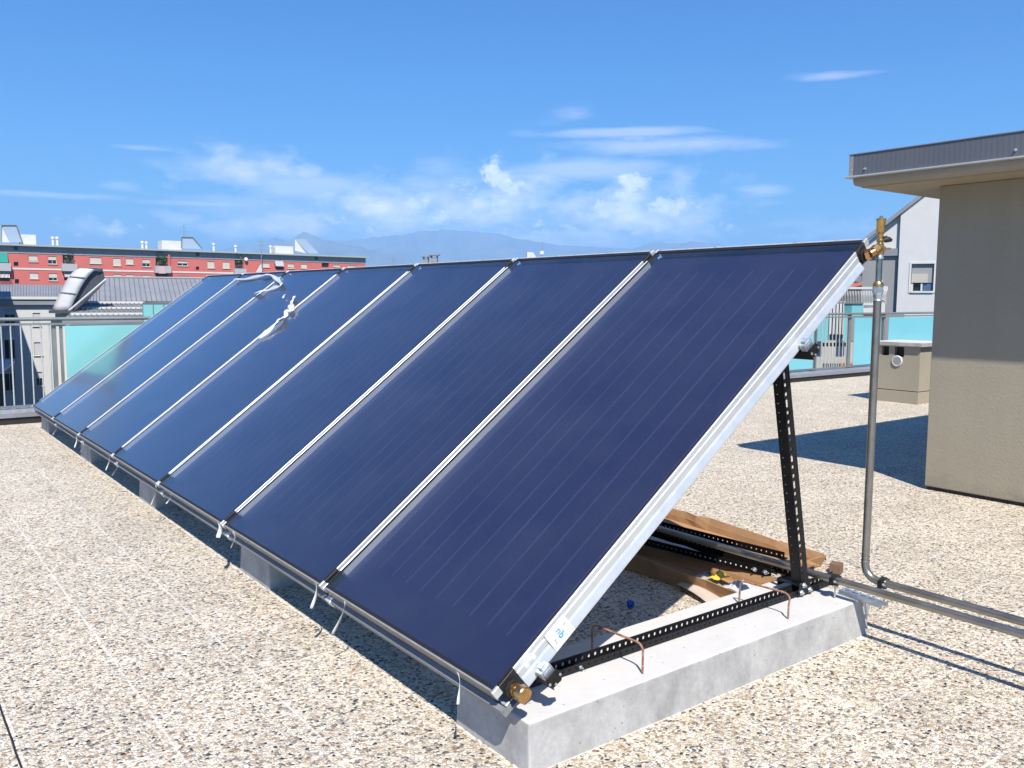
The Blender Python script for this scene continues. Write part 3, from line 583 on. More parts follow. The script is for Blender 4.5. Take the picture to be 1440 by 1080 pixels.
pipe_clamp(hp_, 0, .028, PZ, ZT-.005); pipe_clamp(rp, 0.0, -.118+.03, PZ, .20)
# galvanised channel with bracket at the end of the block
stc = thing('strut_channel', 'short galvanised slotted channel jutting from the end of the nearest block', 'channel', (1.935, .045, ZT+.002), (0, 0, R(-6)))
ch = MB(); ch.box(-.0205, .0205, -.215, 0, .018, .020)
ch = xf(perforated(.215, .041, .0215, [(.0205, .014, .005, 2, 0)]), Matrix.Translation((.0205, 0, .020)) @ Matrix(((0, 0, -1, 0), (-1, 0, 0, 0), (0, 1, 0, 0), (0, 0, 0, 1))))
ch.box(-.0215, -.0195, -.215, 0, 0, .019).box(.0195, .0215, -.215, 0, 0, .019)
ch.build('channel_body', ZINC, stc, fixn=False)
kb = MB(); kb.add([(.026, -.10, .0), (.026, -.10, -.15), (.05, -.085, -.15), (.05, -.06, 0)], [(0, 1, 2, 3)])
kb = MB().hexa([(.024, -.098, -.15), (.034, -.098, -.15), (.034, -.094, -.15), (.024, -.094, -.15), (.014, -.098, -.002), (.075, -.098, -.002), (.075, -.094, -.002), (.014, -.094, -.002)])
kb.build('bracket', ZINC, stc)
for z in (-.03, -.055, -.08): MB().lathe((.036-(.0 if z > -.04 else .004), -.098, z), [(.004, 0), (.004, .002)], (0, -1, 0), 8).build('rivet', FILM, stc)

# ---------------------------------------------------------------- cardboard, bars, litter
def carton(name, loc, rz, ln_, w, h, label, flaps, seed=1):
    r = thing(name, label, 'cardboard box', loc, (0, 0, rz), 'opened long cartons lying behind the block')
    t_ = .004; rnd = random.Random(seed); n_ = 22; ys = [ln_*i/n_ for i in range(n_+1)]
    kink = {-1: [rnd.gauss(0, .0025)+(.018*math.exp(-((i-9)/2.0)**2)) for i in range(n_+1)], 1: [rnd.gauss(0, .0025)-(.018*math.exp(-((i-14)/2.5)**2)) for i in range(n_+1)]}
    hh = {-1: [h*(1+rnd.gauss(0, .02)+.12*math.sin(i*.5+seed)) for i in range(n_+1)], 1: [h*(1+rnd.gauss(0, .02)+.10*math.sin(i*.45+seed*2)) for i in range(n_+1)]}
    body = MB()
    for sd_ in (-1, 1):
        vs = []
        for i, y in enumerate(ys):
            x0 = sd_*w/2+kink[sd_][i]*.4; vs += [(x0, y, .003), (x0+kink[sd_][i]+sd_*.006, y, hh[sd_][i]*.5), (x0+kink[sd_][i]*1.8+sd_*.02, y, hh[sd_][i])]
        body.add(vs, [(3*i+j, 3*i+j+1, 3*i+4+j, 3*i+3+j) for i in range(n_) for j in range(2)])
    body.add([(-w/2, 0, .004), (w/2, 0, .004), (w/2, ln_, .004), (-w/2, ln_, .004)], [(0, 1, 2, 3)])
    body.add([(-w/2, 0, .004), (w/2, 0, .004), (w/2+.01, -.025, h*.9), (.01, -.005, h*.75), (-w/2-.01, -.02, h*.95)], [(0, 1, 2, 3, 4)])
    solid(body.build('carton_body', CARD, r, fixn=False), t_)
    for side, fw, ang, m_ in flaps:
        vs = []
        for i, y in enumerate(ys):
            x0 = side*w/2+kink[side][i]*2.2+side*.02; z0 = hh[side][i]; a = ang+.16*math.sin(i*.35+seed)+rnd.gauss(0, .025); f_ = fw*(1+rnd.gauss(0, .05)-(.5*(i < 2)))
            for q in (0, .5, 1): vs.append((x0+side*math.cos(a)*f_*q, y+rnd.gauss(0, .004), max(.006, z0+math.sin(a)*f_*q-.018*q*q)))
        solid(MB().add(vs, [(3*i+j, 3*i+j+1, 3*i+4+j, 3*i+3+j) for i in range(n_) for j in range(2)]).build('flap', m_, r, fixn=False), t_)
    return r
carton('carton', (2.53, .62, 0), R(-4), 2.3, .24, .075, 'long brown carton farther from the block, folded shut end in the sun', [(1, .07, R(-50), CARD), (-1, .12, R(-4), CARD)], 2)
carton('carton', (1.93, .48, 0), R(3), 2.2, .27, .085, 'long open brown carton nearer to the block with pale inner flap', [(1, .045, R(28), CARDL)], 5)
carton('carton', (2.22, .72, 0), R(-2), 2.1, .20, .05, 'flattened brown carton between the other two, under the black bars', [(1, .14, R(2), CARD), (-1, .10, R(-25), CARD)], 8)
BARM = mat('matt_black_paint', (.010, .009, .009), .85, spec=.1)
bar_lab = ['topmost black slotted bar lying on the cartons', 'black slotted bar second from the top of the loose bars', 'black slotted bar lying in the middle of the cartons', 'lowest black slotted bar with bolts at its end', 'black slotted bar reaching closest to the post, under the steel pipe', 'short-looking black slotted bar deep between the two cartons']
for i, (x, y, z, rz, dz) in enumerate(((2.30, .60, .105, 4, 0), (2.22, .50, .085, 6, .0), (2.165, .58, .07, 3, 0), (2.08, .52, .075, 7, 0), (2.25, .46, .05, 5, 0), (2.12, .66, .045, 4, 0))):
    r = thing('slotted_bar', bar_lab[i], 'steel bar', (x, y, z), (0, 0, R(90+rz)), 'loose black slotted bars on the cartons')
    a_ = xf(perforated(2.1, .04, .0305, [(.02, .0045, .0045, 1, 0)]), Matrix.Translation((0, 0, 0)))
    solid(a_.build('flange', BARM, r), .003); MB().box(0, 2.09, -.036, -.0016, .001, .004).build('flange', BARM, r)
    if i == 3:
        for q in (.03, .09): bolt((q, .002, .02), (0, 1, 0), parent=r)
pf = [hit(952, 822, (0, 0, 1), .03), hit(1000, 853, (0, 0, 1), .012), hit(1042, 838, (0, 0, 1), .012), hit(992, 808, (0, 0, 1), .035)]; mfl = MB(); n_ = 6
for i in range(n_+1):
    for j in range(4): f_ = i/n_; g_ = j/3; q = pf[0].lerp(pf[1], f_).lerp(pf[3].lerp(pf[2], f_), g_); q.z += .012*math.sin(f_*3+g_*2); mfl.v.append(q)
mfl.f = [(4*i+j, 4*i+j+1, 4*i+5+j, 4*i+4+j) for i in range(n_) for j in range(3)]
tag(solid(mfl.build('cardboard_sheet', CARDL, fixn=False, smooth=True), .004), 'pale flat cardboard sheet on the pebbles at the open end of the carton', 'cardboard')
bl = thing('lid_block', 'short dark brown wooden offcut beyond the pipe clamp', 'offcut', (2.62, .50, 0), (0, 0, R(20)))
MB().box(-.03, .03, -.03, .03, 0, .055).build('offcut_body', mat('dark_cardboard', (.22, .13, .08), .85, var=.2, vscale=20), bl, bevel=.003)
bcap = thing('bottle_cap', 'small bright blue plastic cap lying in the shade on the pebbles', 'plastic cap', (1.36, .785, .0), (R(70), 0, R(30)))
bcm = MB().lathe((0, .016, 0), [(.013, 0), (.0175, .001), (.0175, .020), (.015, .024), (.008, .025)], seg=18); bcm.build('cap_body', BLUEP, bcap, True)
MB().lathe((0, .016, .025), [(.008, 0), (.008, .006), (.005, .007)], seg=12).build('cap_stud', BLUEP, bcap, True)
# crumpled yellow wrap and plastic bag
def crumple(name, loc, sx_, sy_, sz_, m, label, cat, seed, n_=10):
    rnd = random.Random(seed); vs = []
    for i in range(n_+1):
        for j in range(n_+1):
            u, v = i/n_-.5, j/n_-.5; e = max(0, 1-(u*u+v*v)*3.6)
            vs.append((u*sx_+rnd.uniform(-.1, .1)*sx_*.5, v*sy_+rnd.uniform(-.1, .1)*sy_*.5, sz_*e*rnd.uniform(.2, 1)))
    o = MB().add(vs, [(i*(n_+1)+j, i*(n_+1)+j+1, (i+1)*(n_+1)+j+1, (i+1)*(n_+1)+j) for i in range(n_) for j in range(n_)]).build(name, m, fixn=False); o.location = loc; solid(o, .001)
    return tag(o, label, cat)
crumple('yellow_wrapper', (1.93, .72, .055), .10, .06, .04, YEL, 'crumpled yellow wrapper lying in the open carton', 'wrapper', 3, 7)
crumple('plastic_bag', (1.94, .60, .035), .14, .11, .035, mat('clear_plastic', (.75, .75, .74), .12, spec=.8), 'crumpled clear plastic bag beside the yellow wrapper', 'plastic bag', 6)

# ---------------------------------------------------------------- stair penthouse on the right
ph = thing('roof_building', 'taupe rendered rooftop building with grey metal fascia and deep eaves', 'building', (5.013, 1.265, 0))
MB().box(5.013, 12, -7, 1.265, .028, 2.293).build('wall', PLASTER, ph, bevel=.006).parent = None
pm_ = PLASTER.copy(); pm_.name = 'weathered_taupe_render'; t = pm_.node_tree; b = t.nodes['Principled BSDF']; src = b.inputs['Base Color'].links[0].from_socket
g_ = N(t, 'ShaderNodeTexCoord'); sp_ = N(t, 'ShaderNodeSeparateXYZ'); t.links.new(g_.outputs['Object'], sp_.inputs[0])
m1 = N(t, 'ShaderNodeMapping'); m1.inputs['Scale'].default_value = (9, 9, .5); t.links.new(g_.outputs['Object'], m1.inputs[0]); s1 = N(t, 'ShaderNodeTexNoise'); s1.inputs['Scale'].default_value = 1; s1.inputs['Detail'].default_value = 6; t.links.new(m1.outputs[0], s1.inputs['Vector'])
s2 = N(t, 'ShaderNodeTexNoise'); s2.inputs['Scale'].default_value = 6; s2.inputs['Detail'].default_value = 6; t.links.new(g_.outputs['Object'], s2.inputs['Vector'])
band = M(t, 'MULTIPLY', M(t, 'SUBTRACT', M(t, 'MULTIPLY', s2.outputs['Fac'], .28), sp_.outputs[2]), 7, clamp=True)
k1 = M(t, 'SUBTRACT', M(t, 'SUBTRACT', 1.07, M(t, 'MULTIPLY', s1.outputs['Fac'], .15)), M(t, 'MULTIPLY', band, .22))
v_ = N(t, 'ShaderNodeVectorMath', operation='SCALE'); t.links.new(src, v_.inputs[0]); t.links.new(k1, v_.inputs['Scale']); t.links.new(v_.outputs[0], b.inputs['Base Color'])
w_ = bpy.data.objects['wall']; w_.data.materials[0] = pm_; w_.parent = ph; w_.location = (-5.013, -1.265, 0)
def php(mb, name, m, **k): o = mb.build(name, m, ph, **k); o.location = (-5.013, -1.265, 0); return o
php(MB().box(5.028, 12, -7, 1.25, -.01, .027), 'plinth', BITUM)
XE, YE = 4.53, 1.71
cor = MB(); pr = [(XE+.02, 2.352), (XE+.021, 2.336), (XE+.026, 2.320), (XE+.036, 2.307), (XE+.055, 2.3005), (XE+.14, 2.2985), (XE+.14, 2.352)]
cor.prism(pr, -7.5, YE-.02, lambda p, t: (p[0], t, p[1]))
php(cor, 'cornice', mat('cornice_render', (.40, .37, .31), .85, bump=.15, bscale=30, var=.05), smooth=True)
def boards():
    m = mat('soffit_boards', (.44, .38, .27), .75, var=.07, vscale=3, stretch=(3, .4, 1)); t = m.node_tree; b = t.nodes['Principled BSDF']
    tc = N(t, 'ShaderNodeTexCoord'); sx = N(t, 'ShaderNodeSeparateXYZ'); t.links.new(tc.outputs['Object'], sx.inputs[0])
    f = M(t, 'FRACT', M(t, 'DIVIDE', sx.outputs[0], .115)); l = M(t, 'LESS_THAN', f, .05)
    bp = N(t, 'ShaderNodeBump'); bp.inputs['Distance'].default_value = .01; bp.invert = True; t.links.new(l, bp.inputs['Height']); t.links.new(bp.outputs[0], b.inputs['Normal']); return m
php(MB().box(XE+.141, 12, -7.5, YE-.02, 2.294, 2.35), 'soffit', boards())
php(MB().box(XE-.028, 12.3, -7.5, YE+.025, 2.353, 2.366), 'drip_ledge', mat('pale_zinc', (.62, .62, .60), .45, .3, var=.05, vscale=6), bevel=.003)
fm = mat('fascia_sheet', (.20, .205, .22), .5, .35, var=.08, vscale=1.5, stretch=(1, 1, .1)); t = fm.node_tree; b = t.nodes['Principled BSDF']
tc_ = N(t, 'ShaderNodeTexCoord'); wv = N(t, 'ShaderNodeTexWave', bands_direction='Y'); wv.inputs['Scale'].default_value = 9; wv.inputs['Distortion'].default_value = 2; wv.inputs['Detail Scale'].default_value = .3
t.links.new(tc_.outputs['Object'], wv.inputs['Vector']); bp_ = N(t, 'ShaderNodeBump'); bp_.inputs['Strength'].default_value = .12; bp_.inputs['Distance'].default_value = .006
t.links.new(wv.outputs['Fac'], bp_.inputs['Height']); t.links.new(bp_.outputs[0], b.inputs['Normal'])
php(MB().box(XE, 12.2, -7.5, YE, 2.3665, 2.522), 'fascia', fm, bevel=.002)
php(MB().box(XE-.006, 12.2, -7.5, YE+.006, 2.5225, 2.53), 'fascia_cap', FLASH, bevel=.001)
php(MB().box(XE-.003, XE+.02, YE-.028, YE+.004, 2.367, 2.521), 'corner_fold', mat('worn_zinc', (.42, .41, .40), .6, .3, var=.3, vscale=50))
for px_, py_ in ((1216.5, 237.5), (1428, 211)):
    q = hit(px_, py_, (1, 0, 0), XE)
    o = MB().lathe((q.x-5.013, q.y-1.265, q.z), [(.011, 0), (.011, .004), (.006, .006), (.006, .018), (.003, .019)], (-1, 0, 0), 12).build('screw', ZINC, ph, True)

# ---------------------------------------------------------------- vent chimney
vc = thing('vent_chimney', 'square taupe ventilation chimney with concrete cap and round white grille', 'chimney', (10.24, 4.07, 0))
def vcp(mb, name, m, **k): return mb.build(name, m, vc, **k)
def wall_holes(mb, fn, s0, s1, z0, z1, holes, depth):
    """rectangle in (s,z) with rectangular holes and reveals going back by depth; fn(s,z,d) -> point, d outward"""
    ss = sorted({s0, s1, *[min(max(h[0], s0), s1) for h in holes], *[min(max(h[1], s0), s1) for h in holes]}); zs = sorted({z0, z1, *[min(max(h[2], z0), z1) for h in holes], *[min(max(h[3], z0), z1) for h in holes]})
    for i in range(len(ss)-1):
        for j in range(len(zs)-1):
            cs, cz = (ss[i]+ss[i+1])/2, (zs[j]+zs[j+1])/2
            if any(h[0] < cs < h[1] and h[2] < cz < h[3] for h in holes): continue
            mb.add([fn(ss[i], zs[j], 0), fn(ss[i+1], zs[j], 0), fn(ss[i+1], zs[j+1], 0), fn(ss[i], zs[j+1], 0)], [(0, 1, 2, 3)])
    for a, b_, c_, d_ in holes:
        mb.add([fn(a, c_, 0), fn(b_, c_, 0), fn(b_, d_, 0), fn(a, d_, 0), fn(a, c_, -depth), fn(b_, c_, -depth), fn(b_, d_, -depth), fn(a, d_, -depth)],
               [(0, 1, 5, 4), (1, 2, 6, 5), (2, 3, 7, 6), (3, 0, 4, 7)])
    return mb
vb = MB()
wall_holes(vb, lambda s, z, d: (-d, s, z), 0, .63, .18, .80, [(.455, .56, .66, .79), (.23, .37, .65, .79)], .5)
wall_holes(vb, lambda s, z, d: (s, -d, z), 0, .64, .18, .80, [(.42, .60, .62, .79)], .5)
vb.add([(0, .63, .18), (.64, .63, .18), (.64, .63, .80), (0, .63, .80), (.64, 0, .18), (.64, 0, .80)], [(0, 1, 2, 3), (4, 1, 2, 5)])
vcp(vb, 'chimney_body', PLASTER, fixn=False)
vcp(MB().box(.06, .6, .06, .6, .19, .79), 'dark_core', BITUM)
vcp(MB().box(.012, .628, .012, .618, .168, .18), 'joint_strip', BITUM)
vcp(MB().box(-.004, .645, -.004, .634, -.01, .168), 'plinth', PLASTER, bevel=.004)
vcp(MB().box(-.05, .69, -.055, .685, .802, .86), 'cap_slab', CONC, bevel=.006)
gv = vcp(MB().lathe((0, .325, .59), [(.078, 0), (.078, .012), (.066, .02), (.060, .012), (.0, .012)], (-1, 0, 0), 26), 'round_grille', CREAM, smooth=True)
sl_ = MB()
for i in range(6):
    z = .552+.0155*i; hw = math.sqrt(max(0, .056**2-(z-.59)**2)); sl_.box(-.019, -.0125, .325-hw, .325+hw, z-.003, z+.003)
sl_.build('slats', mat('grille_grey', (.5, .5, .48), .6), gv)

# ---------------------------------------------------------------- parapets and railings
def parapet(x0, x1, y, label):
    r = thing('parapet', label, 'parapet', (x0, y, 0))
    MB().box(0, x1-x0, .0, .22, -.01, .075).build('membrane_upstand', BITUM, r)
    m = MB(); m.prism([(-.02, .078), (-.02, .135), (.06, .165), (.24, .165), (.24, .078)], 0, x1-x0, lambda p, t: (t, p[0], p[1])); m.build('metal_flashing', FLASH, r, bevel=.003)
    for i in range(int((x1-x0)/2.0)):
        MB().box(.7+2*i, .712+2*i, -.024, -.02, .078, .135).build('flashing_joint', RAILM, r)
    return r
parapet(-14, 6.0, 9.10, 'low dark parapet with grey metal flashing left of the collectors'); parapet(6.0, 34, 7.0, 'low dark parapet with grey metal flashing behind the chimney')
jg = MB().box(5.98, 6.2, 7.0, 9.1, -.01, .16); tag(jg.build('parapet', FLASH), 'short return of the grey parapet hidden behind the collectors', 'parapet')
def railing(y, label, posts, balusters, panels, x0, x1, z_top=1.185):
    r = thing('railing', label, 'railing', (x0, y, .16)); zo = -.16
    def p(mb, name, m, **k): return mb.build(name, m, r, **k)
    p(MB().tube([(0, 0, z_top+zo), (x1-x0, 0, z_top+zo)], .021, 10), 'top_rail', RAILM, smooth=True)
    p(MB().box(0, x1-x0, -.012, .012, 1.115+zo, 1.14+zo), 'upper_rail', RAILM)
    p(MB().box(0, x1-x0, -.014, .014, .02, .045), 'lower_rail', RAILM)
    for x, w in posts: p(MB().box(x-x0-w/2, x-x0+w/2, .016, .06, 0, z_top-.01+zo), 'post', RAILM, bevel=.003)
    for x in balusters: p(MB().tube([(x-x0, 0, .04), (x-x0, 0, 1.12+zo)], .008, 8), 'baluster', RAILW, smooth=True)
    for a, b_ in panels:
        p(MB().box(a-x0, b_-x0, -.022, -.014, .05, 1.105+zo), 'glass_panel', TURQ if x0 < 0 else TURQB)
    return r
railing(9.18, 'metal railing with bars and turquoise glass left of the collectors', [(.365, .045), (.44, .03), (-2.2, .045), (3.05, .045), (5.6, .045)],
        [-.172-.098*i for i in range(20)][::-1]+[-.078, .022, .123, .224, .311], [(.475, 2.98), (3.12, 5.5)], -2.3, 5.9)
railing(7.1, 'metal railing with turquoise glass and a barred bay behind the chimney', [(11.15, .06), (12.30, .06), (12.40, .03), (13.46, .08), (14.52, .06), (14.66, .06), (17.3, .06), (8.7, .05)],
        [12.52+.115*i for i in range(8)], [(8.8, 11.08), (11.24, 12.24), (13.54, 14.46), (14.75, 17.2), (17.4, 20)], 6.3, 22)

# ---------------------------------------------------------------- background facades
class Facade:
    def __init__(s, px, dist, az_t):
        d = ray(px, 417); d.z = 0; d.normalize(); s.o = Vector((CAM.x, CAM.y, 0))+d*dist
        s.t = Vector((math.sin(R(az_t)), math.cos(R(az_t)), 0)); s.n = Vector((s.t.y, -s.t.x, 0)); s.rot = math.atan2(s.t.y, s.t.x)
    def uv(s, px, py, d=0):
        p = hit(px, py, s.n, s.n.dot(s.o)+d)-s.o; return p.dot(s.t), p.z
    def rect(s, x0, y0, x1, y1, d=0):
        a, zt = s.uv(x0, y0, d); b_, zb = s.uv(x1, y1, d); _, zt2 = s.uv(x1, y0, d); _, zb2 = s.uv(x0, y1, d)
        return min(a, b_), max(a, b_), (zb+zb2)/2, (zt+zt2)/2
    def fn(s, a, z, d): return (a, -d, z)
    def empty(s, name, label, cat, group=None): return thing(name, label, cat, s.o, (0, 0, s.rot), group)
def fbox(mb, r, d0, d1): return mb.box(r[0], r[1], -d1, -d0, r[2], r[3])
def window_part(parent, r, depth, closed=1.0, glass=DARKG, m=SHUT, frame=CREAM):
    """recessed dark pane with a roller shutter let down over `closed` of it"""
    a, b_, c_, d_ = r; w = (b_-a)
    o = fbox(MB(), r, -depth-.05, -depth+.02).build('window', glass, parent)
    if closed > 0:
        z = d_-(d_-c_)*closed; sb = MB(); n_ = max(3, int((d_-z)/.16)); hh = (d_-z)/n_
        for i in range(n_): sb.box(a+.02, b_-.02, depth-.09, depth-.06, z+i*hh+.01, z+(i+1)*hh)
        sb.build('shutter', m, o)
    fr = MB(); e = .06
    fr.box(a, a+e, depth-.055, depth-.025, c_, d_).box(b_-e, b_, depth-.055, depth-.025, c_, d_).box(a+e, b_-e, depth-.055, depth-.025, c_, c_+e).box((a+b_)/2-e/2, (a+b_)/2+e/2, depth-.055, depth-.025, c_+e, d_)
    fr.build('frame', frame, o)
    MB().box(a-.08, b_+.08, -.12, .0, c_-.08, c_-.005).build('sill', CREAM, o)
    return o
def foliage(mb, c, rx_, ry_, rz_, n_, rnd, size):
    for _ in range(n_):
        p = Vector((c[0]+rnd.gauss(0, rx_), c[1]+rnd.gauss(0, ry_), c[2]+rnd.gauss(0, rz_))); a = Vector((rnd.uniform(-1, 1), rnd.uniform(-1, 1), rnd.uniform(-1, 1)))*size; b_ = Vector((rnd.uniform(-1, 1), rnd.uniform(-1, 1), rnd.uniform(-1, 1)))*size
        mb.add([p-a, p+b_, p+a, p-b_], [(0, 1, 2, 3)])
def Z1(x, y): return (x/4.8, 290+y/4.8)
def Z2(x, y): return (220+x/4.8, 290+y/4.8)

# red apartment block ---------------------------------------------------------
F1 = Facade(250, 160, 90)
rb = F1.empty('apartment_block', 'long red apartment block with grey attic band and white string course, far behind the roofs', 'apartment block')
sL = F1.uv(-70, 360)[0]; sR = F1.uv(513.5, 375)[0]; zr = F1.uv(250, 351.6)[1]; za = F1.uv(250, 363.0)[1]; zs_ = F1.uv(250, 382.6)[1]
wins1 = [((192, 333, 256, 375), .85), ((323, 337, 383, 390), .5), ((605, 345, 686, 387), 1), ((762, 350, 817, 402), 1), ((848, 353, 902, 392), 1), ((960, 358, 1015, 408), .55), ((1198, 368, 1268, 403), .5),
         ((198, 450, 260, 490), 1), ((328, 452, 388, 503), .6), ((765, 458, 820, 500), 1), ((850, 460, 905, 500), 1), ((962, 464, 1017, 510), .5), ((1200, 470, 1270, 506), 1), ((605, 452, 686, 492), 1)]
wins2 = [((343, 372, 393, 418), 1), ((446, 375, 496, 420), 1), ((712, 382, 765, 412), 1), ((885, 388, 930, 420), .8), ((975, 390, 1018, 420), .9), ((1195, 395, 1240, 425), .6), ((1290, 400, 1340, 428), .8)]
small = [(92, 376, 125, 403), (100, 492, 130, 522), (1322, 408, 1345, 430)]
logs1 = [(422, 322, 500, 390), (430, 440, 500, 500), (1050, 345, 1132, 405), (1050, 450, 1132, 500), (-20, 312, 52, 380), (-20, 432, 66, 505)]
logs2 = [(528, 362, 585, 422), (1115, 380, 1165, 412), (798, 370, 855, 424)]
R1 = lambda q: F1.rect(*Z1(q[0], q[1]), *Z1(q[2], q[3])); R2 = lambda q: F1.rect(*Z2(q[0], q[1]), *Z2(q[2], q[3]))
W_ = [(R1(q), c) for q, c in wins1]+[(R2(q), c) for q, c in wins2]; SM = [R1(q) for q in small]; LG = [R1(q) for q in logs1]+[R2(q) for q in logs2]
holes = [w[0] for w in W_]+SM+LG
wl = MB(); wall_holes(wl, F1.fn, sL, sR, -16, za, holes, .5); wl.build('facade', REDW, rb, fixn=False)
MB().box(sL, sR, .55, 12, -16, zr-.5).build('building_core', REDW, rb)
at = MB(); wall_holes(at, lambda s, z, d: (s, -d-.06, z), sL, sR+.1, za+.01, zr-.25, [], .3); at.build('attic_band', ATTIC, rb, fixn=False)
for q in [R1((92, 268, 120, 295)), R1((1322, 312, 1345, 335)), R2((1068, 340, 1090, 362))]: fbox(MB(), q, .07, .1).build('attic_vent', DARKG, rb)
bb = MB()
for i in range(int((sR-sL)/3.0)): bb.box(sL+3*i, sL+3*i+.06, -.10, -.065, za+.02, zr-.3)
bb.build('attic_joints', mat('joint_grey', (.26, .28, .3), .8), rb)
MB().box(sL, sR+.6, -.7, 12.5, zr-.25, zr).build('roof_edge', mat('pale_green_zinc', (.50, .55, .52), .5, .2), rb)
cuts = sorted([(l[0]-.3, l[1]+.3) for l in LG if l[2]-.2 < zs_ < l[3]+1.5]); sc_ = MB(); x = sL
for a, b_ in cuts+[(sR, sR)]:
    if a > x: sc_.box(x, a, -.06, -.002, zs_-.13, zs_+.13)
    x = max(x, b_)
sc_.build('string_course', CREAM, rb)
for r_, c in W_: window_part(rb, r_, .18, c)
for r_ in SM: fbox(MB(), r_, -.4, -.3).build('window', DARKG, rb)
rnd = random.Random(3)
for i, r_ in enumerate(LG):
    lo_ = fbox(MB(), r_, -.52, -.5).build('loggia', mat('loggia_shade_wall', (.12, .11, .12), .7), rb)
    if i in (0, 2, 6):
        pr_ = MB().box(r_[0]-.3, r_[1]+.3, -.85, -.0, r_[2]-1.15, r_[2]+.02); pr_.build('parapet_front', mat('balcony_grey', (.50, .50, .52), .7), lo_)
        f_ = MB(); foliage(f_, ((r_[0]+r_[1])/2, -.3, r_[2]+1.0 if i == 2 else r_[2]+.8), (r_[1]-r_[0])*.25, .2, .6, 160 if i == 2 else 70, rnd, .16); f_.build('balcony_plants', LEAF, lo_, fixn=False)
    elif i in (1, 5):
        aw = MB(); n_ = 9
        for j in range(n_):
            a = r_[0]+(r_[1]-r_[0])*j/n_; aw.add([(a, -.05, r_[3]), (a+(r_[1]-r_[0])/n_*.55, -.05, r_[3]), (a+(r_[1]-r_[0])/n_*.55, -.9, r_[2]+.5), (a, -.9, r_[2]+.5)], [(0, 1, 2, 3)])
        aw.build('striped_awning', CREAM, lo_, fixn=False)
    elif i == 4:
        MB().add([(r_[0], -.05, r_[3]), (r_[1], -.05, r_[3]), (r_[1], -.5, r_[2]), (r_[0], -.5, r_[2])], [(0, 1, 2, 3)]).build('green_awning', mat('green_cloth', (.02, .35, .26), .8), lo_, fixn=False)
        MB().box(r_[0]-.3, r_[1]+.3, -.85, 0, r_[2]-1.3, r_[2]-.1).build('parapet_front', MATS['balcony_grey'], lo_)
    elif i == 8:
        MB().add([(r_[0], -.05, r_[3]), (r_[1], -.05, r_[3]), (r_[1], -.5, r_[2]+.5), (r_[0], -.5, r_[2]+.5)], [(0, 1, 2, 3)]).build('grey_awning', MATS['balcony_grey'], lo_, fixn=False)
q = R1((1060, 405, 1108, 455)); fbox(MB(), q, .88, .92).build('hanging_cloth', mat('pink_cloth', (.72, .50, .47), .9), rb)
q = R1((1130, 325, 1150, 510)); MB().box(q[0], q[1], -.3, -.02, q[2], q[3]).build('downpipe_pier', REDW, rb)
# roof structures of the red block
for lab, wedge, box_ in (('white roof hut with sloping glass at the left end of the red block', ((10, 243), (10, 128), (110, 128), (150, 243)), (150, 185, 262, 243)),
                         ('white roof hut with open sloping frame, middle of the red block', ((1226, 285), (1226, 208), (1300, 210), (1365, 288)), (1120, 228, 1262, 282)),):
    r = F1.empty('roof_hut', lab, 'roof hut', 'white huts on the red block roof')
    qb = R1(box_); MB().box(qb[0], qb[1], 2.5, 5, zr-.1, qb[3]).build('hut_wall', CREAM, r)
    us = [F1.uv(*Z1(*p), -2.0) for p in wedge]
    fr = MB()
    for a, b_ in ((1, 2), (2, 3), (0, 1)): fr.tube([(us[a][0], 2.0, us[a][1]), (us[b_][0], 2.0, us[b_][1])], .10, 6)
    fr.build('frame', RAILM, r); MB().add([(us[0][0], 2.0, us[0][1]), (us[1][0], 2.05, us[1][1]), (us[2][0], 2.05, us[2][1]), (us[3][0], 2.0, us[3][1]),
        (us[0][0], 3.2, us[0][1]), (us[1][0], 3.2, us[1][1])], [(0, 1, 2, 3)]).build('sloping_pane', mat('pale_sky_glass', (.42, .52, .66), .15), r, fixn=False)
    if 'left end' in lab: MB().add([(us[0][0]-.1, 1.95, us[0][1]), (us[1][0]-.1, 1.95, us[1][1]), (us[0][0]+1.1, 1.95, us[0][1])], [(0, 1, 2)]).build('gable', CREAM, r, fixn=False)
r = F1.empty('roof_hut', 'white roof hut with sloping glass at the right end of the red block', 'roof hut', 'white huts on the red block roof')
qb = R2((838, 265, 960, 312)); MB().box(qb[0], qb[1], 2.5, 5, zr-.1, qb[3]).build('hut_wall', CREAM, r)
us = [F1.uv(*Z2(*p), -2.0) for p in ((935, 222), (1005, 222), (1095, 318), (1030, 318))]
MB().add([(u[0], 2.0, u[1]) for u in us]+[(u[0], 2.3, u[1]) for u in us], [(0, 1, 2, 3), (0, 1, 5, 4), (1, 2, 6, 5)]).build('sloping_pane', MATS['pale_sky_glass'], r, fixn=False)
us2 = [F1.uv(*Z2(*p), -2.0) for p in ((935, 222), (935, 300), (1010, 318))]; MB().add([(u[0], 2.02, u[1]) for u in us2], [(0, 1, 2)]).build('gable', CREAM, r, fixn=False)
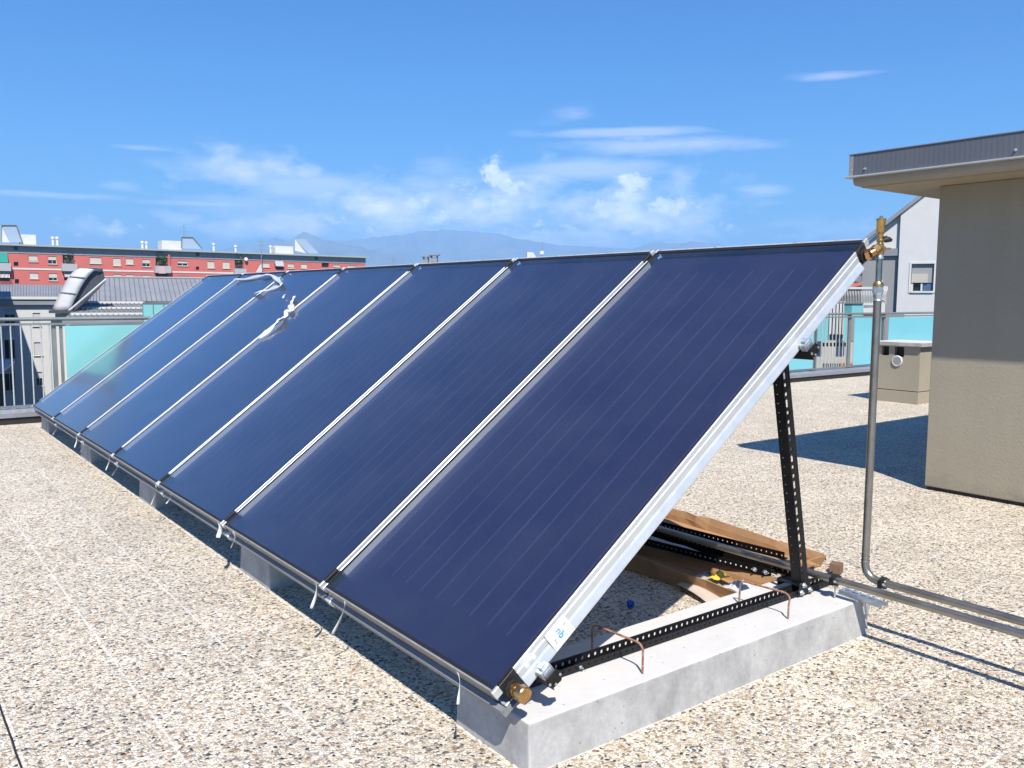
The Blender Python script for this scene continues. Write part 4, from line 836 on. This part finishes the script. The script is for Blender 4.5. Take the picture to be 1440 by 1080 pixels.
for a, b_, k in ((348, 205, 1), (378, 205, 1), (952, 235, 1), (980, 238, 1), (378, 248, 2), (526, 262, 2), (762, 265, 2), (794, 268, 2)):
    z_ = Z1 if k == 1 else Z2; u, zt = F1.uv(*z_(a+8, b_), -3)
    r = F1.empty('flue_pipe', {(348, 1): 'left flue of the pair beside the left roof hut', (378, 1): 'right flue of the pair beside the left roof hut', (952, 1): 'left flue of the pair left of the middle roof hut',
        (980, 1): 'right flue of the pair left of the middle roof hut', (378, 2): 'single pale flue right of the middle roof hut', (526, 2): 'single pale flue left of the aerial', (762, 2): 'left flue of the pair right of the aerial',
        (794, 2): 'right flue of the pair right of the aerial'}[(a, k)], 'flue', 'pale flues on the red block roof')
    MB().lathe((u, 3, zr-.1), [(.20, 0), (.20, zt-zr-.3), (.30, zt-zr-.28), (.30, zt-zr+.1)], seg=12).build('flue_body', CREAM, r, True)
def aerial(F, px, ytop, ybot, arms, d, label, w=.03):
    u, zt = F.uv(px, ytop, d); _, zb = F.uv(px, ybot, d); r = F.empty('aerial', label, 'aerial', 'television aerials')
    MB().tube([(u, -d, zb-.5), (u, -d, zt)], w, 6).build('mast', ALUG, r)
    m = MB()
    for yy, hw in arms:
        z = F.uv(px, yy, d)[1]; h = hw*abs(F.uv(px+1, yy, d)[0]-u); m.tube([(u-h, -d, z), (u+h, -d, z)], w*.7, 6)
    m.build('arms', ALUG, r)
aerial(F1, 258.3, 315, 340, [(325, 7), (330, 4), (320, 3)], -4, 'thin aerial above the middle roof hut', .05)
aerial(F1, 367, 336, 372, [(340, 7), (345, 7), (351, 7)], .9, 'tall aerial with stacked arms on the red block', .06)
u, z = F1.uv(346.5, 364.5, .6); r = F1.empty('satellite_dish', 'small white dish on the red wall', 'satellite dish'); MB().lathe((u, -.3, z), [(.02, 0), (.30, .12), (.32, .15)], (0, -1, .3), 16).build('dish_bowl', CREAM, r, True)
u = [F1.uv(*Z2(*p), .8) for p in ((672, 445), (712, 445), (712, 388), (700, 395))]
o = MB().add([(q[0], -.8, q[1]) for q in u]+[(q[0], -.9, q[1]) for q in u], [(0, 1, 2, 3), (7, 6, 5, 4), (0, 3, 7, 4), (1, 2, 6, 5)]); r = F1.empty('patio_umbrella', 'closed white umbrella on a balcony of the red block', 'umbrella'); o.build('canopy', CREAM, r); MB().tube([(u[1][0], -.85, u[0][1]-2), (u[1][0], -.85, u[0][1])], .05, 6).build('pole', RAILM, r)

# grey metal-roofed house with barrel dormer -----------------------------------
F2 = Facade(130, 82, 102)
gh = F2.empty('metal_roofed_house', 'house with grey standing-seam roof and snow guards behind the left railing', 'house')
e0, zE = F2.uv(118, 423.2); e1, _ = F2.uv(330, 424); rdg = -6.0; r0, zR = F2.uv(143, 390.8, rdg); r1, _ = F2.uv(330, 392.5, rdg)
rf = MB().add([(e0, 0, zE), (e1, 0, zE), (r1, 6, zR), (r0, 6, zR), (e0, .3, zE-.3), (e1, .3, zE-.3), (r1, 6.3, zR-.3), (r0, 6.3, zR-.3)], [(0, 1, 2, 3), (0, 3, 7, 4), (0, 1, 5, 4), (3, 2, 6, 7)])
rfo = rf.build('roof', ROOFM, gh)
sm = MB(); n_ = 30
for i in range(n_+1):
    x = e0+(e1-e0)*i/n_; xb = x
    if x < r0: continue
    sm.tube([(x, -.0, zE+.04), (x, 6, zR+.04)], .045, 4)
for i in range(6):
    x = e0+(r0-e0)*i/6; f_ = (x-e0)/(r0-e0); sm.tube([(x, 0, zE+.04), (x, 6*f_, zE+(zR-zE)*f_+.04)], .045, 4)
sm.build('seams', mat('seam_dark', (.22, .23, .25), .5, .3), rfo)
MB().tube([(r0, 6, zR+.06), (r1, 6, zR+.06)], .12, 6).build('ridge_cap', ROOFM, rfo)
# lower tiled slope with snow guard bars
g0 = [F2.uv(116, 424.2, 0), F2.uv(204, 424.2, 0), F2.uv(203, 452, 5.5), F2.uv(86, 452, 5.5)]
lt = MB().add([(g0[0][0], 0, g0[0][1]), (g0[1][0], 0, g0[1][1]), (g0[2][0], -5.5, g0[2][1]), (g0[3][0], -5.5, g0[3][1])], [(0, 1, 2, 3)])
lto = lt.build('lower_roof', ROOFM, gh)
tl = MB(); rows = 12
for i in range(1, rows):
    f_ = i/rows; a = g0[0][0]+(g0[3][0]-g0[0][0])*f_; b_ = g0[1][0]+(g0[2][0]-g0[1][0])*f_; z = g0[0][1]+(g0[3][1]-g0[0][1])*f_; tl.box(a, b_, -5.5*f_-.05, -5.5*f_, z+.0, z+.05)
    n_ = 14
    if i % 1 == 0:
        for j in range(n_): xx = a+(b_-a)*(j+(i % 2)*.5)/n_; tl.box(xx, xx+.07, -5.5*f_-.40, -5.5*f_, z-.15, z+.04)
tl.build('roof_tiles_joints', MATS['seam_dark'], lto)
for yy, xl in ((425.0, 117), (433, 107.5), (441.3, 100)):
    f_ = (yy-424.2)/27.8; d = 5.5*f_+.3; a, z = F2.uv(xl, yy, d); b_, _ = F2.uv(201, yy+.5, d)
    s_ = MB().box(a, b_, -d-.06, -d, z-.085, z+.085).build('snow_guard', CREAM, lto); pg_ = MB()
    for j in range(12): xx = a+(b_-a)*(j+.5)/12; pg_.box(xx-.03, xx+.03, -d, -d+.15, z-.5, z)
    pg_.build('guard_posts', RAILM, s_)
a, z = F2.uv(84, 452.4, 5.6); b_, _ = F2.uv(203, 452.4, 5.6); MB().box(a, b_, -5.85, -5.5, z-.25, z+.08).build('gutter', ROOFM, lto)
MB().box(g0[3][0]+.3, e1, -5.2, 5, -16, g0[2][1]-.3).build('house_wall', WHITEW, gh)
# turquoise balcony screen at the end of the lower roof
q0 = F2.rect(200.5, 427, 246, 453, 6.2); ts = F2.empty('balcony_screen', 'turquoise glass balcony screen at the end of the grey lower roof', 'balcony screen')
w_ = (q0[1]-q0[0])/3
for i in range(3): MB().box(q0[0]+i*w_+.03, q0[0]+(i+1)*w_-.05, -6.25, -6.2, q0[2], q0[3]).build('glass_panel', TURQ, ts)
MB().box(q0[0], q0[1], -6.3, -6.15, q0[3], q0[3]+.09).build('top_rail', RAILM, ts)
m = MB()
for i in range(4): m.box(q0[0]+i*w_-.04, q0[0]+i*w_+.02, -6.3, -6.1, q0[2]-.5, q0[3])
m.build('posts', RAILM, ts)
# barrel dormer: arc profile facing the terrace, extruded backwards and to the left
bd = F2.empty('barrel_dormer', 'curved pale metal barrel dormer at the left end of the grey roof', 'dormer')
arc_px = [(470, 705), (488, 665), (505, 628), (522, 595), (542, 555), (562, 520), (585, 487), (610, 457), (640, 432), (668, 421), (691, 419)]
arc = [F2.uv(*Z1(*p), 3.0) for p in arc_px]; ch0 = arc[0]; ch1 = F2.uv(*Z1(690, 482), 3.0)
left_px = [(352, 702), (368, 672), (388, 625), (408, 585), (428, 545), (447, 510), (468, 478), (490, 450), (520, 428), (548, 420), (575, 418)]
back = [F2.uv(*Z1(*p), 2.4) for p in left_px]
na = len(arc); bs = MB(); seg = 4
for i in range(na):
    for j in range(seg+1):
        f_ = j/seg; d = 3.0+(2.4-3.0)*f_+math.sin(f_*math.pi)*.22; bs.v.append(Vector((arc[i][0]+(back[i][0]-arc[i][0])*f_, -d, arc[i][1]+(back[i][1]-arc[i][1])*f_)))
for i in range(na-1):
    for j in range(seg): bs.f.append((i*(seg+1)+j, i*(seg+1)+j+1, (i+1)*(seg+1)+j+1, (i+1)*(seg+1)+j))
bso = bs.build('barrel_shell', ROOFL, bd, fixn=False, smooth=True); solid(bso, .12)
sm = MB()
for i in (3, 6, 9):
    sm.tube([bs.v[i*(seg+1)+j]+Vector((0, -.12, .05)) for j in range(seg+1)], .045, 4)
sm.build('shell_seams', ROOFM, bso)
cx_ = [(a[0], -2.75, a[1]) for a in arc]+[(ch1[0]+.25, -2.75, ch1[1]-.3), (ch0[0]+.4, -2.75, ch0[1]-.3)]
MB().add(cx_+[(p[0], -1.5, p[2]) for p in cx_], [tuple(range(len(cx_)))]).build('dark_side', ZDARK, bd, fixn=False)
MB().tube([(ch0[0]-.15, -3.1, ch0[1]-.1), (ch1[0]+.3, -3.1, ch1[1]-.1)], .085, 6).build('verge_strip', ROOFL, bd)
a = F2.uv(*Z1(330, 712), 3.0); MB().box(a[0], ch0[0]+.2, -3.2, -2.0, a[1]-.12, a[1]+.12).build('eave_gutter', ZDARK, bd)
MB().box(back[0][0]+.2, ch0[0], -2.4, -1.0, -16, a[1]-.15).build('dormer_wall', WHITEW, bd)

# white house behind the bars ------------------------------------------------
F3 = Facade(50, 98, 100)
wh = F3.empty('white_house', 'white rendered house with shuttered windows behind the railing bars', 'house')
r3 = F3.rect(-60, 420, 112, 900); wq = [(220, 720, 275, 808), (228, 918, 286, 1006)]; w3 = [F3.rect(*Z1(q[0], q[1]), *Z1(q[2], q[3])) for q in wq]+[F3.rect(50, 523, 61, 543), F3.rect(5, 435, 22, 460), F3.rect(5, 478, 22, 505), F3.rect(5, 520, 22, 550)]
dz_ = w3[0][2]-w3[1][2]
w3.append((w3[1][0], w3[1][1], w3[1][2]-2*dz_, w3[1][3]-2*dz_))
wl = MB(); wall_holes(wl, F3.fn, r3[0], r3[1], -16, r3[3], w3, .25); wl.build('wall', WHITEW, wh, fixn=False)
MB().box(r3[0], r3[1], .3, 9, -16, r3[3]).build('building_core', WHITEW, wh)
for i, r_ in enumerate(w3): window_part(wh, r_, .18, [1, .92, .45, .3, .0, .2, 1][i], m=mat('white_shutter', (.66, .63, .62), .7))
# its seam roof and gutters
p0 = F3.uv(0-40, 418, .35); p1 = F3.uv(95, 418, .35); k0 = F3.uv(-40, 400.6, -5); k1 = F3.uv(95, 401, -5)
rf3 = MB().add([(p0[0], -.35, p1[1]), (p1[0], -.35, p1[1]), (k1[0], 5, k1[1]), (k0[0], 5, k1[1]), (p0[0], -.35, p1[1]-.2), (p1[0], -.35, p1[1]-.2)], [(0, 1, 2, 3), (0, 1, 5, 4)]).build('roof', ROOFM, wh, fixn=False)
sm = MB(); n_ = 34
for i in range(n_+1):
    f_ = i/n_; sm.tube([(p0[0]+(p1[0]-p0[0])*f_, -.35, p1[1]+.03), (k0[0]+(k1[0]-k0[0])*f_, 5, k1[1]+.03)], .035, 4)
sm.build('seams', MATS['seam_dark'], rf3)
MB().box(p0[0], p1[0], -.5, -.35, p1[1]-.22, p1[1]+.05).build('gutter', CREAM, rf3); MB().box(p0[0], p1[0], -.37, .2, p1[1]-.75, p1[1]-.25).build('eaves_board', ROOFM, rf3)
# unseen block added just outside the frame to shade the wall; and lean-to roofs at the edge
nb = F3.empty('shade_block', 'unseen tall grey block added beyond the left edge to shade the white house', 'building')
a, _ = F3.uv(-6, 417, 1.2)
MB().box(a-14, a, -34, -1.2, -16, 6.2).build('wall', mat('dark_render', (.13, .13, .15), .8, var=.1, vscale=.5), nb)
lt2 = F3.empty('lean_to_roof', 'small pale metal canopy roof at the left edge below the white house', 'canopy')
us = [F3.uv(-30, 503, 14), F3.uv(21, 507, 14), F3.uv(2, 522, 17), F3.uv(-30, 524, 17)]
MB().add([(us[0][0], -14, us[0][1]), (us[1][0], -14, us[1][1]), (us[2][0], -17, us[2][1]), (us[3][0], -17, us[3][1])]+[(us[0][0], -14, us[0][1]-.2), (us[1][0], -14, us[1][1]-.2), (us[2][0], -17, us[2][1]-.2), (us[3][0], -17, us[3][1]-.2)],
         [(0, 1, 2, 3), (1, 2, 6, 5), (3, 2, 6, 7)]).build('canopy_sheet', ROOFL, lt2, fixn=False)
MB().box(us[0][0], us[1][0]-.8, -14.4, -14, -16, us[1][1]-.3).build('wall', ZDARK, lt2)

# houses on the right -----------------------------------------------------------
F4 = Facade(1290, 47, 155)
wr = F4.empty('gabled_house', 'white gabled house with half-lowered shutter beside the rooftop building', 'house')
def Y7(x, y): return (1080+x/5.54, 290+y/5.54)
rk = [F4.uv(1267, 299), F4.uv(1340, 243)]; sl4 = rk[0][0]; sr4 = F4.uv(1380, 400)[0]; zr4 = rk[0][1]+(rk[1][1]-rk[0][1])/(rk[1][0]-rk[0][0])*(sr4-sl4)
wn = F4.rect(*Y7(1120, 448), *Y7(1286, 660)); wl = MB()
wall_holes(wl, F4.fn, sl4, sr4, -16, rk[0][1], [wn], .22); wl.add([(sl4, 0, rk[0][1]), (sr4, 0, rk[0][1]), (sr4, 0, zr4)], [(0, 1, 2)])
wl.build('wall', WHITEW, wr, fixn=False)
MB().box(sl4+.02, sr4, .3, 8, -16, rk[0][1]-.2).build('building_core', WHITEW, wr)
wo_ = fbox(MB(), wn, -.28, -.2).build('window', DARKG, wr); a, b_, c_, d_ = wn; h_ = d_-c_; wd_ = b_-a
sh = MB(); zsh = c_+h_*.30; n_ = 14
for i in range(n_): sh.box(a+.02, b_-.02, .10, .13, zsh+(d_-zsh)*i/n_+.006, zsh+(d_-zsh)*(i+1)/n_)
sh.build('shutter', mat('grey_shutter', (.42, .42, .42), .7), wo_); MB().box(a+.02, a+wd_*.74, .06, .08, zsh+.01, zsh+h_*.34).build('shutter_patch', mat('beige_shutter', (.62, .56, .48), .7), wo_)
m = MB(); e = .09; m.box(a-e, a, -.03, .1, c_-e, d_+e).box(b_, b_+e, -.03, .1, c_-e, d_+e).box(a, b_, -.03, .1, d_, d_+e).box(a, b_, -.06, .12, c_-e, c_).box(a+wd_*.44, a+wd_*.52, .1, .15, c_, zsh).box(a, a+wd_*.1, .1, .15, c_, zsh)
m.build('frame', CREAM, wo_, fixn=True)
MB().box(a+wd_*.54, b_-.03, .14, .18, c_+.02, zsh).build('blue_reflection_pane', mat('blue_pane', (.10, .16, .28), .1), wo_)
zl = F4.uv(1219, 339)[1]; ll = F4.uv(1213, 360)[0]
rkm = MB().prism([(ll-.6, zl-.6), (sr4, zr4), (sr4, zr4+.22), (ll-.6, zl-.38)], -.10, .35, lambda p, t: (p[0], t, p[1])); rkm.build('roof_verge', ROOFM, wr)
# recessed wing left of it
zq = rk[0][1]; zc = F4.uv(1250, 350, -.5)[1]; zc2 = F4.uv(1250, 360, -.4)[1]
wg = MB(); wg.add([(ll, .24, zc), (sl4, .24, zc), (sl4, .24, -16), (ll, .24, -16)], [(0, 1, 2, 3)]); wg.add([(sl4, 0, zq), (sl4, .24, zq), (sl4, .24, -16), (sl4, 0, -16)], [(0, 1, 2, 3)])
wg.build('wing_wall', mat('grey_render', (.34, .34, .335), .85, bump=.1, bscale=10, var=.05, vscale=1.5), wr, fixn=False)
MB().add([(ll+.1, .22, zc), (sl4-.005, .22, zc), (sl4-.005, .22, zq-.02), (ll+.1, .22, zl-.1)], [(0, 1, 2, 3)]).build('upper_wall', WHITEW, wr, fixn=False)
MB().box(ll-.1, sl4-.02, .10, 2.25, zc2, zc).build('ledge_roof', ROOFM, wr)
# red-roofed house glimpsed beyond
F5 = Facade(1200, 75, 152)
rh = F5.empty('brick_house', 'dark brick house with red tiled roof glimpsed left of the steel pipe', 'house')
q = F5.rect(1150, 384, 1216, 470); MB().box(q[0], q[1], 0, 6, -16, q[3]).build('wall', mat('dark_brick', (.09, .05, .045), .85, var=.3, vscale=3), rh)
u0 = F5.uv(1192, 389, .6); u1 = F5.uv(1217, 369, .6); MB().add([(u0[0]-3, -.6, u0[1]-1.6), (u1[0]+1.5, -.6, u0[1]-.3), (u1[0]+1.5, 4, u1[1]+1.2), (u0[0]-3, 4, u1[1]-1.2)], [(0, 1, 2, 3)]).build('roof', TILE, rh, fixn=False)
for xa, ya, xb, yb in ((1203.5, 388, 1211.5, 396.5), (1195, 391, 1200, 399)):
    r_ = F5.rect(xa, ya, xb, yb, .05); fbox(MB(), r_, .05, .1).build('window', mat('pane_grey_blue', (.25, .30, .36), .15), rh)
# balcony with white ornate balusters
F6 = Facade(1210, 38, 152)
ob = F6.empty('ornate_balcony', 'white balcony with curved balusters behind the steel pipe', 'balcony')
za_ = F6.uv(1200, 403.5)[1]; zb_ = F6.uv(1200, 427)[1]; sa = F6.uv(1145, 420)[0]; sb_ = F6.uv(1247, 420)[0]; zc_ = F6.uv(1200, 441)[1]
MB().box(sa, sb_-.3, -.07, .07, za_-.09, za_).build('handrail', CREAM, ob)
MB().box(sa, sb_-.3, -.06, .06, zb_-.05, zb_+.02).build('foot_rail', CREAM, ob)
MB().box(sa, sb_-.25, -.12, 1.8, zc_+.02, zb_-.18).build('slab', CREAM, ob)
n_ = 38
for i in range(n_):
    x = sa+(sb_-.5-sa)*(i+.5)/n_; h = za_-zb_
    MB().tube([(x, 0, zb_), (x, -.02, zb_+h*.2), (x, -.09, zb_+h*.42), (x, -.07, zb_+h*.62), (x, .0, zb_+h*.8), (x, 0, za_-.08)], .014, 5).build('baluster', CREAM, ob, True)
# finial side panel
m = MB(); x0 = F6.uv(1236, 415)[0]; x1 = F6.uv(1246.5, 415)[0]; zt2 = F6.uv(1240, 396)[1]
for i in range(7):
    x = x0+(x1-x0)*i/6; m.tube([(x, 0, zb_), (x-.04, -.1, zb_+.35), (x+.03, -.05, zb_+.6), (x, 0, za_+(.25 if i < 3 else .02))], .018, 5)
for zf in (.15, .35, .55, .75): m.tube([(x0, -.03, zb_+zf*(za_-zb_)), ((x0+x1)/2, -.08, zb_+(zf+.12)*(za_-zb_)), (x1, -.03, zb_+zf*(za_-zb_))], .018, 5)
m.build('filigree_side', CREAM, ob, True)
p_ = F6.rect(1234.5, 427, 1244, 441); MB().box(p_[0], p_[1], -.1, .3, -16, p_[3]).build('pillar', CREAM, ob)
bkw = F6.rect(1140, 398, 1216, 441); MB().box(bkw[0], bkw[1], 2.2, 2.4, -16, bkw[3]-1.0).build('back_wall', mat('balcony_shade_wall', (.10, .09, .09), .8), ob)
# storey below: turquoise panels, beige parapet with slots, barred window
F7 = Facade(1180, 30, 152)
lb = F7.empty('lower_balcony', 'beige balcony with slotted parapet and turquoise screens seen through the railing bars', 'balcony')
q = F7.rect(1120, 436, 1270, 560); 
hs_ = [F7.rect(1157+5.1*i, 482, 1160.4+5.1*i, 487.5) for i in range(8)]+[F7.rect(1157+5.1*i, 511, 1160.4+5.1*i, 518) for i in range(6)]
top = F7.rect(1120, 479, 1270, 560); wl = MB(); wall_holes(wl, F7.fn, top[0], top[1], -16, top[3], hs_, .15); wl.build('slotted_parapet', mat('beige_render', (.58, .55, .47), .85, var=.05, vscale=2), lb, fixn=False)
MB().box(top[0], top[1], .15, .2, -16, top[3]-.02).build('parapet_back', BITUM, lb)
wnb = F7.rect(1165, 424, 1186, 470, -2); bkq = F7.rect(1120, 441, 1270, 480, -2); MB().box(bkq[0], bkq[1], 2.0, 2.2, -16, bkq[3]).build('back_wall', mat('warm_grey_render', (.36, .33, .31), .85), lb)
MB().box(wnb[0], wnb[1], 1.93, 1.98, wnb[2], wnb[3]).build('window', mat('brown_window', (.10, .055, .05), .5), lb)
m = MB()
for i in range(6): x = wnb[0]+(wnb[1]-wnb[0])*i/5; m.box(x-.035, x+.035, 1.86, 1.92, wnb[2], wnb[3])
m.build('window_bars', CREAM, lb)
for xa, xb, ya, yb in ((1151, 1164, 428, 480), (1187, 1196, 428, 480), (1188, 1214, 427, 444)):
    r_ = F7.rect(xa, ya, xb, yb, .3); fbox(MB(), r_, .3, .34).build('glass_panel', TURQ, lb)
r_ = F7.rect(1150, 425, 1214, 427, .3); fbox(MB(), r_, .28, .38).build('panel_rail', RAILM, lb)
r_ = F7.rect(1213, 440.5, 1244, 445, 1.0); fbox(MB(), r_, .5, .55).build('brown_beam', mat('brown_wood', (.13, .045, .02), .7), lb)
r_ = F7.rect(1182, 512, 1262, 520, .6); MB().box(r_[0], r_[1], -.8, -.3, r_[2]-.3, r_[3]).build('terracotta_trough', ORANGE, lb)

# distant roof bits peeping over the collectors ---------------------------------
F8 = Facade(603, 90, 130)
for i, (xa, xb, yt, lab) in enumerate(((593.5, 603.5, 359, 'left of two far brick chimney pots above the collectors'), (604.5, 616, 357, 'right of two far brick chimney pots above the collectors'))):
    r = F8.empty('chimney', lab, 'chimney', 'far chimneys peeping over the collectors'); q = F8.rect(xa+1, yt+2, xb-1, 420)
    MB().box(q[0], q[1], 0, q[1]-q[0], -16, q[3]-.25).build('stack', mat('grey_brick', (.34, .33, .33), .8, var=.15, vscale=4), r); MB().box(q[0]-.2, q[1]+.2, -.2, q[1]-q[0]+.2, q[3]-.02, q[3]+.12).build('cap', ALUG, r)
    m = MB(); w_ = (q[1]-q[0])
    for a in (0, w_-.1):
        for b_ in (0, w_-.1): m.box(q[0]+a, q[0]+a+.1, b_, b_+.1, q[3]-.25, q[3]-.02)
    m.build('cap_legs', ALUG, r)
F9 = Facade(750, 110, 127)
r = F9.empty('roof_hut', 'tiny white roof hut far away above the second collector', 'roof hut'); us = [F9.uv(741, 372), F9.uv(741, 354.5), F9.uv(750, 355), F9.uv(760, 372)]
MB().prism([(u[0], u[1]) for u in us], 0, 4, lambda p, t: (p[0], t, p[1])).build('hut_wall', CREAM, r)
r = F9.empty('satellite_dish', 'tiny white dish far away above the second collector', 'satellite dish'); u, z = F9.uv(762, 355.5); MB().lathe((u, -.1, z), [(.02, 0), (.24, .08)], (0, -1, .2), 12).build('dish_bowl', CREAM, r, True); MB().tube([(u, 0, -16), (u, 0, z)], .06, 6).build('dish_post', CREAM, r)
aerial(F9, 762.5, 340, 372, [(343, 2.2)], 0, 'thin mast behind the tiny white dish', .03)
aerial(Facade(553, 120, 125), 553, 361, 385, [(363.5, 6), (366, 4)], 0, 'low far aerial between the red block and the chimney pots', .04)

# ---------------------------------------------------------------- mountains
def ridge(dist, prof, name, seed, depth=2600):
    rnd = random.Random(seed); pts = []
    for i in range(len(prof)-1):
        (x0, y0), (x1, y1) = prof[i], prof[i+1]; k = max(2, int((x1-x0)/5))
        for j in range(k): f_ = j/k; f2 = f_*f_*(3-2*f_); pts.append((x0+(x1-x0)*f_, y0+(y1-y0)*(f2*.5+f_*.5)+rnd.uniform(-.8, .8)))
    pts.append(prof[-1]); rows = 17; mb = MB()
    for x, y in pts:
        d = ray(x, y); hl = math.hypot(d.x, d.y); base = Vector((CAM.x, CAM.y, 0)); dd = Vector((d.x, d.y, 0))/hl; h = 1.45+d.z/hl*dist
        for r_ in range(rows):
            f_ = r_/(rows-1)*2-1; q = base+dd*(dist+f_*depth*.5); e_ = noise.fractal(Vector((q.x/900, q.y/900, seed)), 1.0, 2.0, 5)
            hh = max(0, 1-abs(f_))**1.1*(h+16)*(1+(e_*.35 if 0 < abs(f_) < 1 else 0))-16.5; mb.v.append(Vector((q.x, q.y, hh)))
    for i in range(len(pts)-1):
        for r_ in range(rows-1): mb.f.append((i*rows+r_, i*rows+r_+1, (i+1)*rows+r_+1, (i+1)*rows+r_))
    o = mb.build(name, mat('forested_slope', (.17, .20, .21), .95, var=.35, vscale=.004), fixn=True); tag(o, kind='structure')
ridge(7500, [(250, 400), (330, 372), (385, 350), (410, 341), (434, 332.5), (460, 338), (500, 346), (540, 355), (600, 366), (640, 380), (700, 400)], 'mountains', 1)
ridge(9500, [(470, 400), (520, 352), (555, 342), (580, 348), (620, 356), (660, 352), (700, 345), (740, 352), (800, 362), (860, 358), (925, 340), (945, 343), (975, 340), (1015, 344), (1080, 352), (1180, 362), (1400, 380)], 'mountains', 2)
ridge(11000, [(200, 380), (300, 352), (350, 344), (385, 335), (420, 340), (480, 338), (560, 331), (600, 325), (620, 323.5), (660, 325), (700, 328), (730, 336), (790, 345), (900, 350), (1100, 356), (1400, 372)], 'mountains', 3)

# ---------------------------------------------------------------- haze: the air between here and the mountains
hz = MB().box(-19000, 19000, -1500, 19000, -17.5, 930).build('haze', mat('air', (1, 1, 1)))
hm = bpy.data.materials.new('haze_air'); hm.use_nodes = True; t = hm.node_tree; t.nodes.clear(); o_ = N(t, 'ShaderNodeOutputMaterial'); pv_ = N(t, 'ShaderNodeVolumePrincipled')
pv_.inputs['Color'].default_value = (.35, .60, .92, 1); pv_.inputs['Density'].default_value = 0.00017; pv_.inputs['Anisotropy'].default_value = 0.0
t.links.new(pv_.outputs[0], o_.inputs['Volume']); hz.data.materials.clear(); hz.data.materials.append(hm)
tag(hz, kind='stuff'); hz['label'] = 'pale blue haze filling the air out to the mountains'; hz['category'] = 'haze'
S.cycles.volume_bounces = 1
